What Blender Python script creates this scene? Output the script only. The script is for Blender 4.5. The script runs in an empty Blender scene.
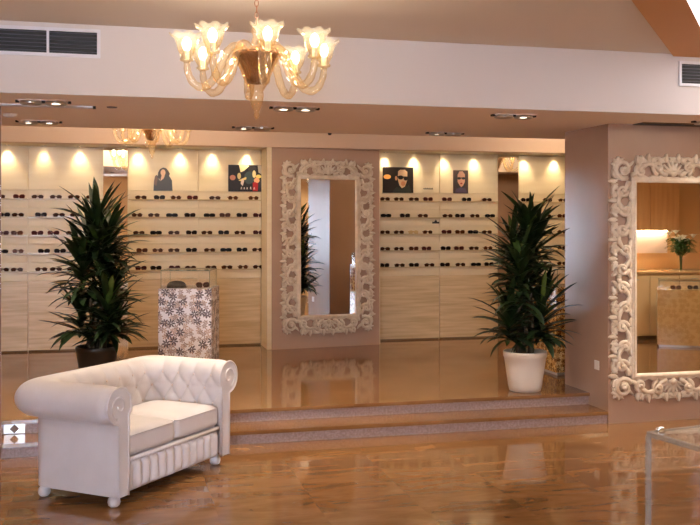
import bpy, bmesh, math, random
from mathutils import Vector, Matrix
random.seed(7)
C = bpy.context.scene
COL = C.collection
PI = math.pi
TH = math.radians(14.2)
CT, ST = math.cos(TH), math.sin(TH)
F = 940.0
H = 1.70
Z2 = 0.21      # platform height
ZL = 2.553     # lower ceiling
ZC = 3.02      # upper ceiling
YB = 11.52     # display wall
YP = 11.10     # centre pillar face
YR = 7.21      # right pillar face / first riser


def at_y(px, py, Y):
    """world point of the photo's pixel on the wall plane Y"""
    a = (px - 350) / F
    d = Y / (CT - a * ST)
    return (d * (a * CT + ST), Y, H - (py - 224) * d / F)


# ------------------------------------------------------------------ materials
def lin(c):
    c /= 255.0
    return c / 12.92 if c <= 0.04045 else ((c + 0.055) / 1.055) ** 2.4


def rgb(r, g, b):
    return (lin(r), lin(g), lin(b), 1)


def mat(name, col, rough=0.5, metal=0.0, col2=None, scale=6.0, stretch=(1, 1, 1), detail=4.0, bump=0.0,
        bscale=None, emit=None, estr=0.0, coat=0.0, trans=0.0, spec=0.5, fac=(0.35, 0.65), alpha=1.0, sheen=0):
    m = bpy.data.materials.new(name)
    m.use_nodes = True
    nt = m.node_tree
    b = nt.nodes['Principled BSDF']
    b.inputs['Base Color'].default_value = col
    b.inputs['Roughness'].default_value = rough
    b.inputs['Metallic'].default_value = metal
    b.inputs['Coat Weight'].default_value = coat
    b.inputs['Specular IOR Level'].default_value = spec
    b.inputs['Transmission Weight'].default_value = trans
    b.inputs['Alpha'].default_value = alpha
    if emit:
        b.inputs['Emission Color'].default_value = emit
        b.inputs['Emission Strength'].default_value = estr
    if col2 or bump:
        tc = nt.nodes.new('ShaderNodeTexCoord')
        mp = nt.nodes.new('ShaderNodeMapping')
        mp.inputs['Scale'].default_value = stretch
        nt.links.new(tc.outputs['Object'], mp.inputs['Vector'])
        nz = nt.nodes.new('ShaderNodeTexNoise')
        nz.inputs['Scale'].default_value = scale
        nz.inputs['Detail'].default_value = detail
        nt.links.new(mp.outputs['Vector'], nz.inputs['Vector'])
        if col2:
            rp = nt.nodes.new('ShaderNodeValToRGB')
            rp.color_ramp.elements[0].position = fac[0]
            rp.color_ramp.elements[0].color = col
            rp.color_ramp.elements[1].position = fac[1]
            rp.color_ramp.elements[1].color = col2
            nt.links.new(nz.outputs['Fac'], rp.inputs['Fac'])
            nt.links.new(rp.outputs['Color'], b.inputs['Base Color'])
        if bump:
            nb = nz
            if bscale:
                nb = nt.nodes.new('ShaderNodeTexNoise')
                nb.inputs['Scale'].default_value = bscale
                nt.links.new(mp.outputs['Vector'], nb.inputs['Vector'])
            bp = nt.nodes.new('ShaderNodeBump')
            bp.inputs['Strength'].default_value = bump
            bp.inputs['Distance'].default_value = 0.01
            nt.links.new(nb.outputs['Fac'], bp.inputs['Height'])
            nt.links.new(bp.outputs['Normal'], b.inputs['Normal'])
    return m


def thin_glass(name, tint, clear=0.7, rough=0.05, edge=None):
    """thin blown glass: part see-through, part glossy, part translucent tint"""
    m = bpy.data.materials.new(name)
    m.use_nodes = True
    nt = m.node_tree
    nt.nodes.clear()
    out = nt.nodes.new('ShaderNodeOutputMaterial')
    tr = nt.nodes.new('ShaderNodeBsdfTransparent')
    tr.inputs['Color'].default_value = (min(1, tint[0] * 1.02), min(1, tint[1] * 1.02), min(1, tint[2] * 1.02), 1)
    gl = nt.nodes.new('ShaderNodeBsdfGlossy')
    gl.inputs['Roughness'].default_value = rough
    gl.inputs['Color'].default_value = (1, 1, 1, 1)
    tl = nt.nodes.new('ShaderNodeBsdfTranslucent')
    tl.inputs['Color'].default_value = tint
    lw_ = nt.nodes.new('ShaderNodeLayerWeight')
    lw_.inputs['Blend'].default_value = 0.5
    pw = nt.nodes.new('ShaderNodeMath')
    pw.operation = 'POWER'
    pw.inputs[1].default_value = 4.0
    nt.links.new(lw_.outputs['Facing'], pw.inputs[0])
    fr = nt.nodes.new('ShaderNodeMath')
    fr.operation = 'MULTIPLY_ADD'
    fr.inputs[1].default_value = 0.9
    fr.inputs[2].default_value = 0.045
    nt.links.new(pw.outputs[0], fr.inputs[0])
    if edge:
        # blown glass is thicker along the line of sight at its rims
        e2 = nt.nodes.new('ShaderNodeMath')
        e2.operation = 'POWER'
        e2.inputs[1].default_value = 1.6
        nt.links.new(lw_.outputs['Facing'], e2.inputs[0])
        mc = nt.nodes.new('ShaderNodeMixRGB')
        mc.inputs['Color1'].default_value = tint
        mc.inputs['Color2'].default_value = edge
        nt.links.new(e2.outputs[0], mc.inputs['Fac'])
        nt.links.new(mc.outputs['Color'], tr.inputs['Color'])
    m1 = nt.nodes.new('ShaderNodeMixShader')
    m1.inputs[0].default_value = 1 - clear
    nt.links.new(tr.outputs[0], m1.inputs[1])
    nt.links.new(tl.outputs[0], m1.inputs[2])
    m2 = nt.nodes.new('ShaderNodeMixShader')
    nt.links.new(fr.outputs[0], m2.inputs[0])
    nt.links.new(m1.outputs[0], m2.inputs[1])
    nt.links.new(gl.outputs[0], m2.inputs[2])
    nt.links.new(m2.outputs[0], out.inputs[0])
    return m


def marble_floor(name, ca, cb, cc, tile=0.6, rough=0.07):
    m = bpy.data.materials.new(name)
    m.use_nodes = True
    nt = m.node_tree
    N = nt.nodes.new
    L = nt.links.new
    b = nt.nodes['Principled BSDF']
    b.inputs['Roughness'].default_value = rough
    b.inputs['Specular IOR Level'].default_value = 0.62
    tc = N('ShaderNodeTexCoord')
    br = N('ShaderNodeTexBrick')
    br.offset = 0.0
    br.inputs['Scale'].default_value = 1.0
    br.inputs['Brick Width'].default_value = tile
    br.inputs['Row Height'].default_value = tile
    br.inputs['Mortar Size'].default_value = 0.0025
    br.inputs['Color1'].default_value = (0.25, 0.25, 0.25, 1)
    br.inputs['Color2'].default_value = (0.75, 0.75, 0.75, 1)
    br.inputs['Mortar'].default_value = (0.1, 0.1, 0.1, 1)
    L(tc.outputs['Object'], br.inputs['Vector'])
    # per-tile offset so veins break at the joints
    ad = N('ShaderNodeVectorMath')
    ad.operation = 'MULTIPLY_ADD'
    ad.inputs[1].default_value = (3.0, 7.0, 5.0)
    L(br.outputs['Color'], ad.inputs[0])
    L(tc.outputs['Object'], ad.inputs[2])
    mp = N('ShaderNodeMapping')
    mp.inputs['Scale'].default_value = (0.7, 2.2, 1)
    mp.inputs['Rotation'].default_value = (0, 0, 0.12)
    L(ad.outputs[0], mp.inputs['Vector'])
    nz = N('ShaderNodeTexNoise')
    nz.inputs['Scale'].default_value = 2.6
    nz.inputs['Detail'].default_value = 7
    nz.inputs['Roughness'].default_value = 0.62
    nz.inputs['Distortion'].default_value = 0.9
    L(mp.outputs['Vector'], nz.inputs['Vector'])
    rp = N('ShaderNodeValToRGB')
    e = rp.color_ramp.elements
    e[0].position, e[0].color = 0.30, ca
    e[1].position, e[1].color = 0.72, cc
    k = e.new(0.5)
    k.color = cb
    L(nz.outputs['Fac'], rp.inputs['Fac'])
    mx = N('ShaderNodeMixRGB')
    mx.blend_type = 'MULTIPLY'
    mx.inputs['Fac'].default_value = 1.0
    L(rp.outputs['Color'], mx.inputs['Color1'])
    jr = N('ShaderNodeValToRGB')
    jr.color_ramp.elements[0].position = 0.0
    jr.color_ramp.elements[0].color = (1, 1, 1, 1)
    jr.color_ramp.elements[1].position = 1.0
    jr.color_ramp.elements[1].color = (0.93, 0.92, 0.91, 1)
    L(br.outputs['Fac'], jr.inputs['Fac'])
    L(jr.outputs['Color'], mx.inputs['Color2'])
    L(mx.outputs['Color'], b.inputs['Base Color'])
    return m


def flower_print(name, base, petals, scale=9.0, rough=0.4):
    """printed panel: daisies scattered over a pale ground (UV in metres)"""
    m = bpy.data.materials.new(name)
    m.use_nodes = True
    nt = m.node_tree
    N = nt.nodes.new
    L = nt.links.new
    b = nt.nodes['Principled BSDF']
    b.inputs['Roughness'].default_value = rough
    uv = N('ShaderNodeTexCoord')
    prev = None
    for i, (sc, off, col, npet) in enumerate(petals):
        mp = N('ShaderNodeMapping')
        mp.inputs['Scale'].default_value = (sc, sc, 0)
        mp.inputs['Location'].default_value = (off, off * 1.7, 0)
        L(uv.outputs['UV'], mp.inputs['Vector'])
        vo = N('ShaderNodeTexVoronoi')
        vo.voronoi_dimensions = '2D'
        vo.inputs['Scale'].default_value = 1.0
        vo.inputs['Randomness'].default_value = 0.75
        L(mp.outputs['Vector'], vo.inputs['Vector'])
        sb = N('ShaderNodeVectorMath')
        sb.operation = 'SUBTRACT'
        L(mp.outputs['Vector'], sb.inputs[0])
        L(vo.outputs['Position'], sb.inputs[1])
        sp = N('ShaderNodeSeparateXYZ')
        L(sb.outputs[0], sp.inputs[0])
        at = N('ShaderNodeMath')
        at.operation = 'ARCTAN2'
        L(sp.outputs['Y'], at.inputs[0])
        L(sp.outputs['X'], at.inputs[1])
        sc_ = N('ShaderNodeSeparateColor')
        L(vo.outputs['Color'], sc_.inputs[0])
        ph = N('ShaderNodeMath')
        ph.operation = 'MULTIPLY_ADD'
        ph.inputs[1].default_value = npet / 2
        L(at.outputs[0], ph.inputs[0])
        L(sc_.outputs[0], ph.inputs[2])
        cs = N('ShaderNodeMath')
        cs.operation = 'COSINE'
        L(ph.outputs[0], cs.inputs[0])
        ab = N('ShaderNodeMath')
        ab.operation = 'ABSOLUTE'
        L(cs.outputs[0], ab.inputs[0])
        rr = N('ShaderNodeMath')
        rr.operation = 'MULTIPLY_ADD'
        rr.inputs[1].default_value = 0.42
        rr.inputs[2].default_value = 0.06
        L(ab.outputs[0], rr.inputs[0])
        lt = N('ShaderNodeMath')
        lt.operation = 'LESS_THAN'
        L(vo.outputs['Distance'], lt.inputs[0])
        L(rr.outputs[0], lt.inputs[1])
        gt = N('ShaderNodeMath')
        gt.operation = 'GREATER_THAN'
        gt.inputs[1].default_value = 0.07
        L(vo.outputs['Distance'], gt.inputs[0])
        ml = N('ShaderNodeMath')
        ml.operation = 'MULTIPLY'
        L(lt.outputs[0], ml.inputs[0])
        L(gt.outputs[0], ml.inputs[1])
        m2 = N('ShaderNodeMath')
        m2.operation = 'MULTIPLY'
        L(ml.outputs[0], m2.inputs[0])
        rv = N('ShaderNodeMath')
        rv.operation = 'GREATER_THAN'
        rv.inputs[1].default_value = 0.25
        L(sc_.outputs[1], rv.inputs[0])
        L(rv.outputs[0], m2.inputs[1])
        mx = N('ShaderNodeMixRGB')
        L(m2.outputs[0], mx.inputs['Fac'])
        if prev is None:
            mx.inputs['Color1'].default_value = base
        else:
            L(prev, mx.inputs['Color1'])
        mx.inputs['Color2'].default_value = col
        prev = mx.outputs['Color']
    L(prev, b.inputs['Base Color'])
    return m


M = {}
M['floor'] = marble_floor('polished_marble', rgb(110, 72, 40), rgb(130, 90, 54), rgb(150, 110, 73))
M['riser'] = mat('riser_stone', rgb(150, 124, 116), 0.35, col2=rgb(176, 152, 144), scale=60, detail=2)
M['ceil'] = mat('ceiling_paint', rgb(214, 198, 182), 0.9)
M['soffit'] = mat('soffit_paint', rgb(238, 220, 204), 0.9)
M['beam'] = mat('beam_paint', rgb(208, 196, 190), 0.85)
M['fascia'] = mat('fascia_paint', rgb(208, 178, 154), 0.8)
M['pillar'] = mat('mauve_lacquer', rgb(172, 140, 120), 0.24, col2=rgb(178, 147, 127), scale=2, spec=0.14)
M['wall'] = mat('warm_wall', rgb(214, 176, 126), 0.85)
M['cream'] = mat('cream_lacquer', rgb(222, 202, 166), 0.35, col2=rgb(228, 210, 176), scale=1.5, stretch=(.6, 1, 8), spec=0.35)
M['cream_low'] = mat('cream_streaked', rgb(196, 168, 128), 0.3, col2=rgb(220, 194, 156), scale=3.0, stretch=(.5, 1, 9), spec=0.4)
M['seam'] = mat('seam_brown', rgb(120, 96, 66), 0.8)  # plain brown for display plinths, toe kick and one diffuser frame
M['ledge'] = mat('clear_ledge', rgb(200, 178, 140), 0.15, spec=0.3)
M['mirror'] = mat('silvered_mirror', (0.92, 0.90, 0.87, 1), 0.012, metal=1.0)
M['frame'] = mat('cream_carved_wood', rgb(224, 206, 184), 0.5, col2=rgb(206, 184, 160), scale=14, bump=0.25, bscale=60)
M['leather'] = mat('white_leather', rgb(216, 208, 208), 0.36, col2=rgb(210, 201, 200), scale=5, bump=0.06, bscale=220, spec=0.45)
M['button'] = mat('leather_button', rgb(222, 204, 194), 0.4)
M['leaf'] = mat('dracaena_leaf', rgb(16, 30, 12), 0.38, col2=rgb(38, 56, 24), scale=7, stretch=(1, 1, 1), spec=0.4)
M['leafedge'] = mat('dracaena_leaf_pale', rgb(58, 86, 34), 0.4, col2=rgb(96, 116, 52), scale=9)
M['cane'] = mat('cane_bark', rgb(70, 58, 44), 0.8, col2=rgb(96, 80, 60), scale=20, stretch=(1, 1, 4), bump=0.4)
M['soil'] = mat('soil', rgb(46, 34, 26), 0.95, col2=rgb(66, 50, 38), scale=40, bump=0.6)
M['white_pot'] = mat('white_pot', rgb(228, 214, 196), 0.28)
M['dark_pot'] = mat('dark_pot', rgb(34, 30, 26), 0.35)
M['steel'] = mat('brushed_steel', rgb(196, 192, 186), 0.28, metal=1.0)
M['chrome'] = mat('chrome', rgb(225, 225, 225), 0.08, metal=1.0)
M['white_metal'] = mat('white_metal', rgb(214, 210, 214), 0.45)
M['black'] = mat('matt_black', rgb(18, 16, 16), 0.6)
M['slat'] = mat('vent_slat', rgb(84, 80, 90), 0.5)
M['plastic'] = mat('white_plastic', rgb(222, 214, 206), 0.4)
M['brown'] = mat('brown_glass_cup', rgb(120, 84, 58), 0.18, metal=0.75, col2=rgb(168, 128, 96), scale=4)
M['amber'] = thin_glass('amber_blown_glass', (0.99, 0.90, 0.76, 1), clear=0.92, edge=(.66, .44, .22, 1))
M['amber_arm'] = thin_glass('amber_arm_glass', (0.99, 0.92, 0.80, 1), clear=0.95, edge=(.60, .40, .20, 1))
M['tulip'] = thin_glass('tulip_glass', (1.0, 0.93, 0.76, 1), clear=0.965, edge=(.74, .55, .33, 1))
M['clear'] = thin_glass('clear_pane', (0.985, 0.995, 0.985, 1), clear=0.99, rough=0.01)
M['edge'] = mat('glass_edge', rgb(120, 136, 118), 0.2, spec=0.6)
M['bulb'] = mat('lit_bulb', rgb(255, 236, 200), 0.4, emit=(1, 0.80, 0.48, 1), estr=9)
M['lamp'] = mat('lit_lamp', rgb(255, 240, 215), 0.4, emit=(1, 0.86, 0.66, 1), estr=6)
M['lamp_dim'] = mat('lamp_reflector', rgb(200, 188, 172), 0.25, metal=0.6)
M['sky_panel'] = mat('luminous_panel', rgb(250, 250, 255), 0.5, emit=(0.93, 0.95, 1, 1), estr=1.6)
M['amber_trim'] = mat('amber_bulkhead', rgb(200, 138, 70), 0.6)
M['wood'] = mat('honey_wood', rgb(206, 156, 100), 0.35, col2=rgb(218, 170, 114), scale=3, stretch=(6, 6, .5))
M['counter'] = mat('counter_cream', rgb(226, 198, 150), 0.35)
M['worktop'] = mat('counter_top', rgb(196, 160, 112), 0.2)
M['petal'] = mat('lily_petal', rgb(250, 244, 226), 0.6)
M['stem'] = mat('green_stem', rgb(62, 96, 40), 0.6)
M['bronze'] = mat('dark_bronze', rgb(84, 62, 46), .35, metal=.5)
M['red'] = mat('red_case', rgb(120, 30, 24), 0.4)
M['brass'] = mat('copper_chain', rgb(170, 120, 90), 0.3, metal=0.8)
M['print_white'] = flower_print('white_flower_print', rgb(248, 242, 242),
                                [(15.0, 0.3, rgb(206, 176, 156), 6), (17.0, 4.1, rgb(176, 150, 140), 6), (11.0, 9.7, rgb(96, 80, 82), 7)])
M['print_gold'] = flower_print('gold_flower_print', rgb(206, 160, 92),
                               [(22.0, 1.3, rgb(150, 96, 44), 6), (18.0, 6.1, rgb(232, 196, 130), 5), (20.5, 3.7, rgb(110, 66, 30), 5)], rough=0.12)
M['print_faint'] = flower_print('faint_flower_print', rgb(206, 168, 108),
                                [(16.0, 1.3, rgb(196, 156, 96), 6), (14.0, 6.1, rgb(190, 148, 88), 5)], rough=0.2)


# ------------------------------------------------------------------ mesh helpers
class MB:
    def __init__(s):
        s.v = []
        s.f = []
        s.uv = {}

    def add(s, verts, faces):
        o = len(s.v)
        s.v += [tuple(p) for p in verts]
        s.f += [tuple(i + o for i in q) for q in faces]

    def box(s, x0, x1, y0, y1, z0, z1):
        s.add([(x0, y0, z0), (x1, y0, z0), (x1, y1, z0), (x0, y1, z0), (x0, y0, z1), (x1, y0, z1), (x1, y1, z1), (x0, y1, z1)],
              [(0, 3, 2, 1), (4, 5, 6, 7), (0, 1, 5, 4), (1, 2, 6, 5), (2, 3, 7, 6), (3, 0, 4, 7)])

    def lathe(s, prof, n=24, c=(0, 0, 0), ruffle=None, arc=None):
        vs, fs = [], []
        for k, (r, z) in enumerate(prof):
            for i in range(n):
                a = 2 * PI * i / n
                rr, zz = r, z
                if ruffle:
                    amp, lob = ruffle
                    w = (k / (len(prof) - 1)) ** 3
                    rr = r * (1 + amp * w * math.cos(lob * a))
                    zz = z + 0.12 * amp * w * math.sin(lob * a + 1)
                vs.append((c[0] + rr * math.cos(a), c[1] + rr * math.sin(a), c[2] + zz))
        for k in range(len(prof) - 1):
            for i in range(n):
                j = (i + 1) % n
                fs.append((k * n + i, k * n + j, (k + 1) * n + j, (k + 1) * n + i))
        s.add(vs, fs)

    def disc(s, r, c, n=24, up=True):
        vs = [(c[0] + r * math.cos(2 * PI * i / n), c[1] + r * math.sin(2 * PI * i / n), c[2]) for i in range(n)]
        s.add(vs, [tuple(range(n)) if up else tuple(reversed(range(n)))])

    def tube(s, pts, rad, n=8, closed=False, flat=None, cap=True):
        P = [Vector(p) for p in pts]
        k = len(P)
        if not hasattr(rad, '__len__'):
            rad = [rad] * k
        T = []
        for i in range(k):
            a = P[(i - 1) % k] if (closed or i > 0) else P[i]
            b = P[(i + 1) % k] if (closed or i < k - 1) else P[i]
            t = (b - a)
            T.append(t.normalized() if t.length > 1e-9 else Vector((0, 0, 1)))
        ref = Vector((0, 1, 0)) if flat else (Vector((0, 0, 1)) if abs(T[0].z) < 0.9 else Vector((1, 0, 0)))
        nrm = (ref - T[0] * ref.dot(T[0])).normalized()
        vs, fs = [], []
        for i in range(k):
            nrm = (ref if flat else nrm)
            nrm = (nrm - T[i] * nrm.dot(T[i])).normalized()
            bn = T[i].cross(nrm)
            for j in range(n):
                a = 2 * PI * j / n
                vs.append(P[i] + nrm * (math.cos(a) * rad[i] * (flat or 1)) + bn * (math.sin(a) * rad[i]))
        m = k if closed else k - 1
        for i in range(m):
            for j in range(n):
                i2 = (i + 1) % k
                j2 = (j + 1) % n
                fs.append((i * n + j, i * n + j2, i2 * n + j2, i2 * n + j))
        if cap and not closed:
            fs.append(tuple(reversed(range(n))))
            fs.append(tuple((k - 1) * n + j for j in range(n)))
        s.add(vs, fs)

    def sphere(s, c, r, n=12, m=8, sq=(1, 1, 1)):
        vs, fs = [], []
        for i in range(m + 1):
            p = PI * i / m
            for j in range(n):
                a = 2 * PI * j / n
                vs.append((c[0] + sq[0] * r * math.sin(p) * math.cos(a), c[1] + sq[1] * r * math.sin(p) * math.sin(a), c[2] + sq[2] * r * math.cos(p)))
        for i in range(m):
            for j in range(n):
                j2 = (j + 1) % n
                fs.append((i * n + j, (i + 1) * n + j, (i + 1) * n + j2, i * n + j2))
        s.add(vs, fs)

    def poly(s, pts, d0, d1, axis='y'):
        """prism: outline pts in (x,z) extruded between y=d0 and y=d1, or (x,y) extruded along z"""
        n = len(pts)
        if axis == 'y':
            vs = [(p[0], d0, p[1]) for p in pts] + [(p[0], d1, p[1]) for p in pts]
        else:
            vs = [(p[0], p[1], d0) for p in pts] + [(p[0], p[1], d1) for p in pts]
        fs = [tuple(range(n)), tuple(reversed(range(n, 2 * n)))]
        for i in range(n):
            j = (i + 1) % n
            fs.append((j, i, i + n, j + n))
        s.add(vs, fs)

    def grid(s, fn, nu, nv):
        vs = [fn(i / nu, j / nv) for i in range(nu + 1) for j in range(nv + 1)]
        w = nv + 1
        fs = [(i * w + j, (i + 1) * w + j, (i + 1) * w + j + 1, i * w + j + 1) for i in range(nu) for j in range(nv)]
        s.add(vs, fs)

    def mesh(s, name, material, smooth=False, fix=True):
        me = bpy.data.meshes.new(name)
        me.from_pydata(s.v, [], s.f)
        if fix:
            bm = bmesh.new()
            bm.from_mesh(me)
            bmesh.ops.remove_doubles(bm, verts=bm.verts, dist=1e-6)
            bmesh.ops.recalc_face_normals(bm, faces=bm.faces)
            bm.to_mesh(me)
            bm.free()
        me.materials.append(material)
        if smooth:
            for p in me.polygons:
                p.use_smooth = True
        return me

    def build(s, name, material, parent=None, smooth=False, loc=None, rotz=0, bevel=0, fix=True, angle=None):
        me = s.mesh(name, material, smooth, fix)
        o = bpy.data.objects.new(name, me)
        COL.objects.link(o)
        if parent:
            o.parent = parent
        if loc:
            o.location = loc
        if rotz:
            o.rotation_euler.z = rotz
        if bevel:
            b = o.modifiers.new('bevel', 'BEVEL')
            b.width = bevel
            b.segments = 2
            b.limit_method = 'ANGLE'
        return o


def smooth_by_angle(o, deg=40):
    me = o.data
    bm = bmesh.new()
    bm.from_mesh(me)
    for f in bm.faces:
        f.smooth = True
    for e in bm.edges:
        if len(e.link_faces) == 2 and e.calc_face_angle(0) > math.radians(deg):
            e.smooth = False
    bm.to_mesh(me)
    bm.free()


def tag(o, label, cat, group=None, kind=None):
    if label:
        o['label'] = label
    if cat:
        o['category'] = cat
    if group:
        o['group'] = group
    if kind:
        o['kind'] = kind
    return o


def empty(name, loc, rotz=0):
    o = bpy.data.objects.new(name, None)
    o.empty_display_size = 0.1
    COL.objects.link(o)
    o.location = loc
    o.rotation_euler.z = rotz
    return o


def struct(name, mb, m, smooth=False, **k):
    o = mb.build(name, m, None, smooth, **k)
    o['kind'] = 'structure'
    return o


def copy_tree(o, parent=None):
    c = o.copy()
    COL.objects.link(c)
    if parent:
        c.parent = parent
    for ch in list(o.children):
        copy_tree(ch, c)
    return c


def lbox(name, m, *b):
    mb = MB()
    mb.box(*b)
    return struct(name, mb, m)


# ------------------------------------------------------------------ room shell
XL, XR, YN = -3.2, 9.3, -4.0
lbox('floor', M['floor'], XL, XR, YN, YR + .02, -0.1, 0)
# steps: risers and slabs
lbox('step_riser', M['riser'], XL, 4.09, YR + .02, 7.55, 0, 0.077)
s1 = lbox('step_tread', M['floor'], XL, 4.09, YR, 7.55, 0.077, 0.105)
lbox('step_riser', M['riser'], XL, 4.09, 7.55, 7.85, 0.0, Z2 - 0.028)
mb = MB()
mb.box(XL, 4.09, 7.53, 8.0, Z2 - 0.028, Z2)
mb.box(XL, XR, 8.0, YB + .15, Z2 - 0.028, Z2)
struct('floor_platform', mb, M['floor'])
lbox('wall_left', M['wall'], XL - .15, XL, YN, YB + .3, -0.1, ZC)
lbox('wall_right', M['wall'], XR, XR + .15, YN, YB + .3, -0.1, ZC)
lbox('ceiling', M['ceil'], XL - .15, XR + .15, YN - .15, YB + .4, ZC, ZC + .1)
# dropped beam with painted face
o = lbox('ceiling_soffit', M['soffit'], XL, XR, 6.475, 8.64, ZL, ZC)
lbox('wall_beam', M['beam'], XL, XR, 6.46, 6.475, ZL, ZC)
# rear wall with shop window and door
wx0, wx1, wz0, wz1 = -2.9, -0.5, 0.25, 2.7
mb = MB()
mb.box(XL, wx0, YN - .15, YN, -0.1, ZC)
mb.box(wx0, wx1, YN - .15, YN, -0.1, wz0)
mb.box(wx0, wx1, YN - .15, YN, wz1, ZC)
mb.box(wx1, XR, YN - .15, YN, -0.1, ZC)
struct('wall_rear', mb, M['wall'])
win = empty('window_1', (0, 0, 0))
win['kind'] = 'structure'
mb = MB()
for (a, b_, c, d) in ((wx0, wx1, wz0, wz0 + .06), (wx0, wx1, wz1 - .06, wz1), (wx0, wx0 + .06, wz0, wz1), (wx1 - .06, wx1, wz0, wz1), (-1.73, -1.67, wz0, wz1)):
    mb.box(a, b_, YN - .1, YN - .04, c, d)
mb.build('window_frame', M['white_metal'], win)
mb = MB()
mb.box(wx0 + .03, wx1 - .03, YN - .075, YN - .067, wz0 + .03, wz1 - .03)
mb.build('window_pane', M['clear'], win)
lw = 2.2
# side window on the left wall behind the camera is left out; door on the rear wall seen in the centre mirror
dr = empty('door_1', (5.45, YN, 0))
dr['kind'] = 'structure'
mb = MB()
mb.box(-.5, .5, .0, .045, 0, 2.42)
mb.build('door_leaf', M['wood'], dr)
mb = MB()
mb.box(-.58, -.5, 0, .06, 0, 2.5)
mb.box(.5, .58, 0, .06, 0, 2.5)
mb.box(-.5, .5, 0, .06, 2.42, 2.5)
mb.build('door_frame', M['white_metal'], dr)

# pillars
lbox('wall_pillar_right', M['pillar'], 4.09, XR, YR, 8.0, 0, ZL)
cx0 = at_y(271, 300, YP)[0]
cx1 = at_y(381, 300, YP)[0]
DEL = .118    # the pillar's face is turned a little
hw_ = (cx1 - cx0) / 2
yl, yr = YP - hw_ * math.tan(DEL), YP + hw_ * math.tan(DEL)
mb = MB()
mb.poly([(cx0, yl), (cx1, yr), (cx1, YB + .15), (cx0, YB + .15)], Z2, 2.61, 'z')
struct('wall_pillar_centre', mb, M['pillar'])
px0 = at_y(264.5, 300, YP)[0]
# fascia above the displays
lbox('wall_fascia', M['fascia'], XL, XR, YP - .10, YP + .06, 2.61, ZC)
lbox('ceiling_niche', M['cream'], XL, XR, YP + .06, YB + .15, 2.61, 2.70)
# display back wall
lbox('wall_display', M['cream'], XL, XR, YB, YB + .15, Z2, 2.61)

# centre pillar: bright lacquered edge strips
lbox('trim_1', M['cream'], cx0 - .055, cx0, YP - .05, YB, Z2, 2.61)
lbox('trim_2', M['cream'], cx1, cx1 + .02, YP + .10, YB, Z2, 2.61)

# ------------------------------------------------------------------ display wall bays
XS_left = [-2.60, -1.77, -0.949, -0.105]
lines = [2.095 - 0.1055 * k for k in range(11)]
bays = []   # (x0, x1, key)
e0 = cx0 - .06
bays = [(-2.60, -1.775, 'Z'), (-1.77, -0.949, 'A'), (-0.944, -0.105, 'B'), (0.183, 1.008, 'C'), (1.013, e0, 'D'),
        (cx1 + .025, 4.10, 'E'), (4.105, 4.911, 'F'), (5.208, 6.03, 'G'), (6.035, 6.86, 'H')]
bayname = {'Z': 'beyond the left edge', 'A': 'at the far left of the wall', 'B': 'left of the left mirror strip',
           'C': 'under the standing woman picture', 'D': 'under the crowded dark poster', 'E': 'under the wide man poster',
           'F': 'under the narrow portrait poster', 'G': 'right of the right mirror strip', 'H': 'behind the right pillar'}
for x0, x1, key in bays:
    t = empty('display_shelving', ((x0 + x1) / 2, YB, Z2))
    w = (x1 - x0) / 2 - .003
    tag(t, 'cream wall display panel with ledges of sunglasses, ' + bayname[key], 'display', 'cream display panels on the back wall')
    mb = MB()
    mb.box(-w, w, -.02, 0, 0.02, lines[10] - Z2 - .003)
    mb.build('base_panel', M['cream_low'], t, bevel=.003)
    mb = MB()
    mb.box(-w, w, -.02, 0, lines[0] - Z2 + .003, 2.60 - Z2)
    mb.build('top_panel', M['cream'], t, bevel=.003)
    for k in range(5):
        z1, z0 = lines[2 * k + 1] - Z2, lines[2 * k + 2] - Z2
        mb = MB()
        mb.box(-w, w, -.02, 0, z0 + .003, z1 - .008)
        mb.build('strip_panel', M['cream'], t, bevel=.002)
        mb = MB()
        mb.box(-w, w, -.055, 0, z1 - .006, z1)
        mb.box(-w, w, -.058, -.052, z1 - .006, z1 + .008)
        mb.build('ledge', M['ledge'], t)
        mb = MB()
        mb.box(-w, w, -.006, -.0005, z1 + .001, lines[2 * k] - Z2 - .003)
        mb.build('recess_back', M['cream'], t)
    mb = MB()
    mb.box(-w, w, -.012, 0, 0, 0.02)
    mb.build('plinth', M['seam'], t)
# mirror strips
for (x0, x1, lab) in ((-0.100, 0.178, 'tall plain mirror strip between display panels behind the left plant'),
                      (4.916, 5.203, 'tall plain mirror strip between display panels behind the right plant')):
    mb = MB()
    mb.box(x0, x1, YB - .025, YB, Z2, 2.60)
    tag(mb.build('mirror_strip', M['mirror']), lab, 'mirror', 'plain mirror strips in the display wall')

# niche downlights
dl_px = [8, 44, 80, 138, 180, 212, 246, 384, 413, 443, 473, 523, 553]
for i, px in enumerate(dl_px):
    X = at_y(px, 150, YB)[0]
    t = empty('niche_downlight', (X, YB - .072, 2.61))
    side = ('%s from left over left displays' if i < 7 else '%s from left over right displays')
    o_ = ['first', 'second', 'third', 'fourth', 'fifth', 'sixth', 'seventh'][i if i < 7 else i - 7]
    tag(t, 'small round recessed downlight, ' + (side % o_), 'light', 'downlights over the display wall')
    mb = MB()
    mb.lathe([(.022, 0), (.034, -.001), (.036, -.005), (.030, -.006), (.022, -.003)], 16)
    mb.build('trim_ring', M['steel'], t, True)
    mb = MB()
    mb.disc(.022, (0, 0, -.0025), 12)
    mb.build('lamp_face', M['lamp'], t)
    L = bpy.data.lights.new('downlight_beam', 'SPOT')
    L.energy = 12 if i not in (1,) else 7
    L.color = (1, .82, .52)
    L.spot_size = math.radians(82)
    L.spot_blend = 1.0
    L.shadow_soft_size = 0.02
    lo = bpy.data.objects.new('downlight_beam', L)
    COL.objects.link(lo)
    lo.parent = t
    lo.location = (0, 0, -.012)
    lo.rotation_euler = (math.radians(4), 0, 0)

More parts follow.
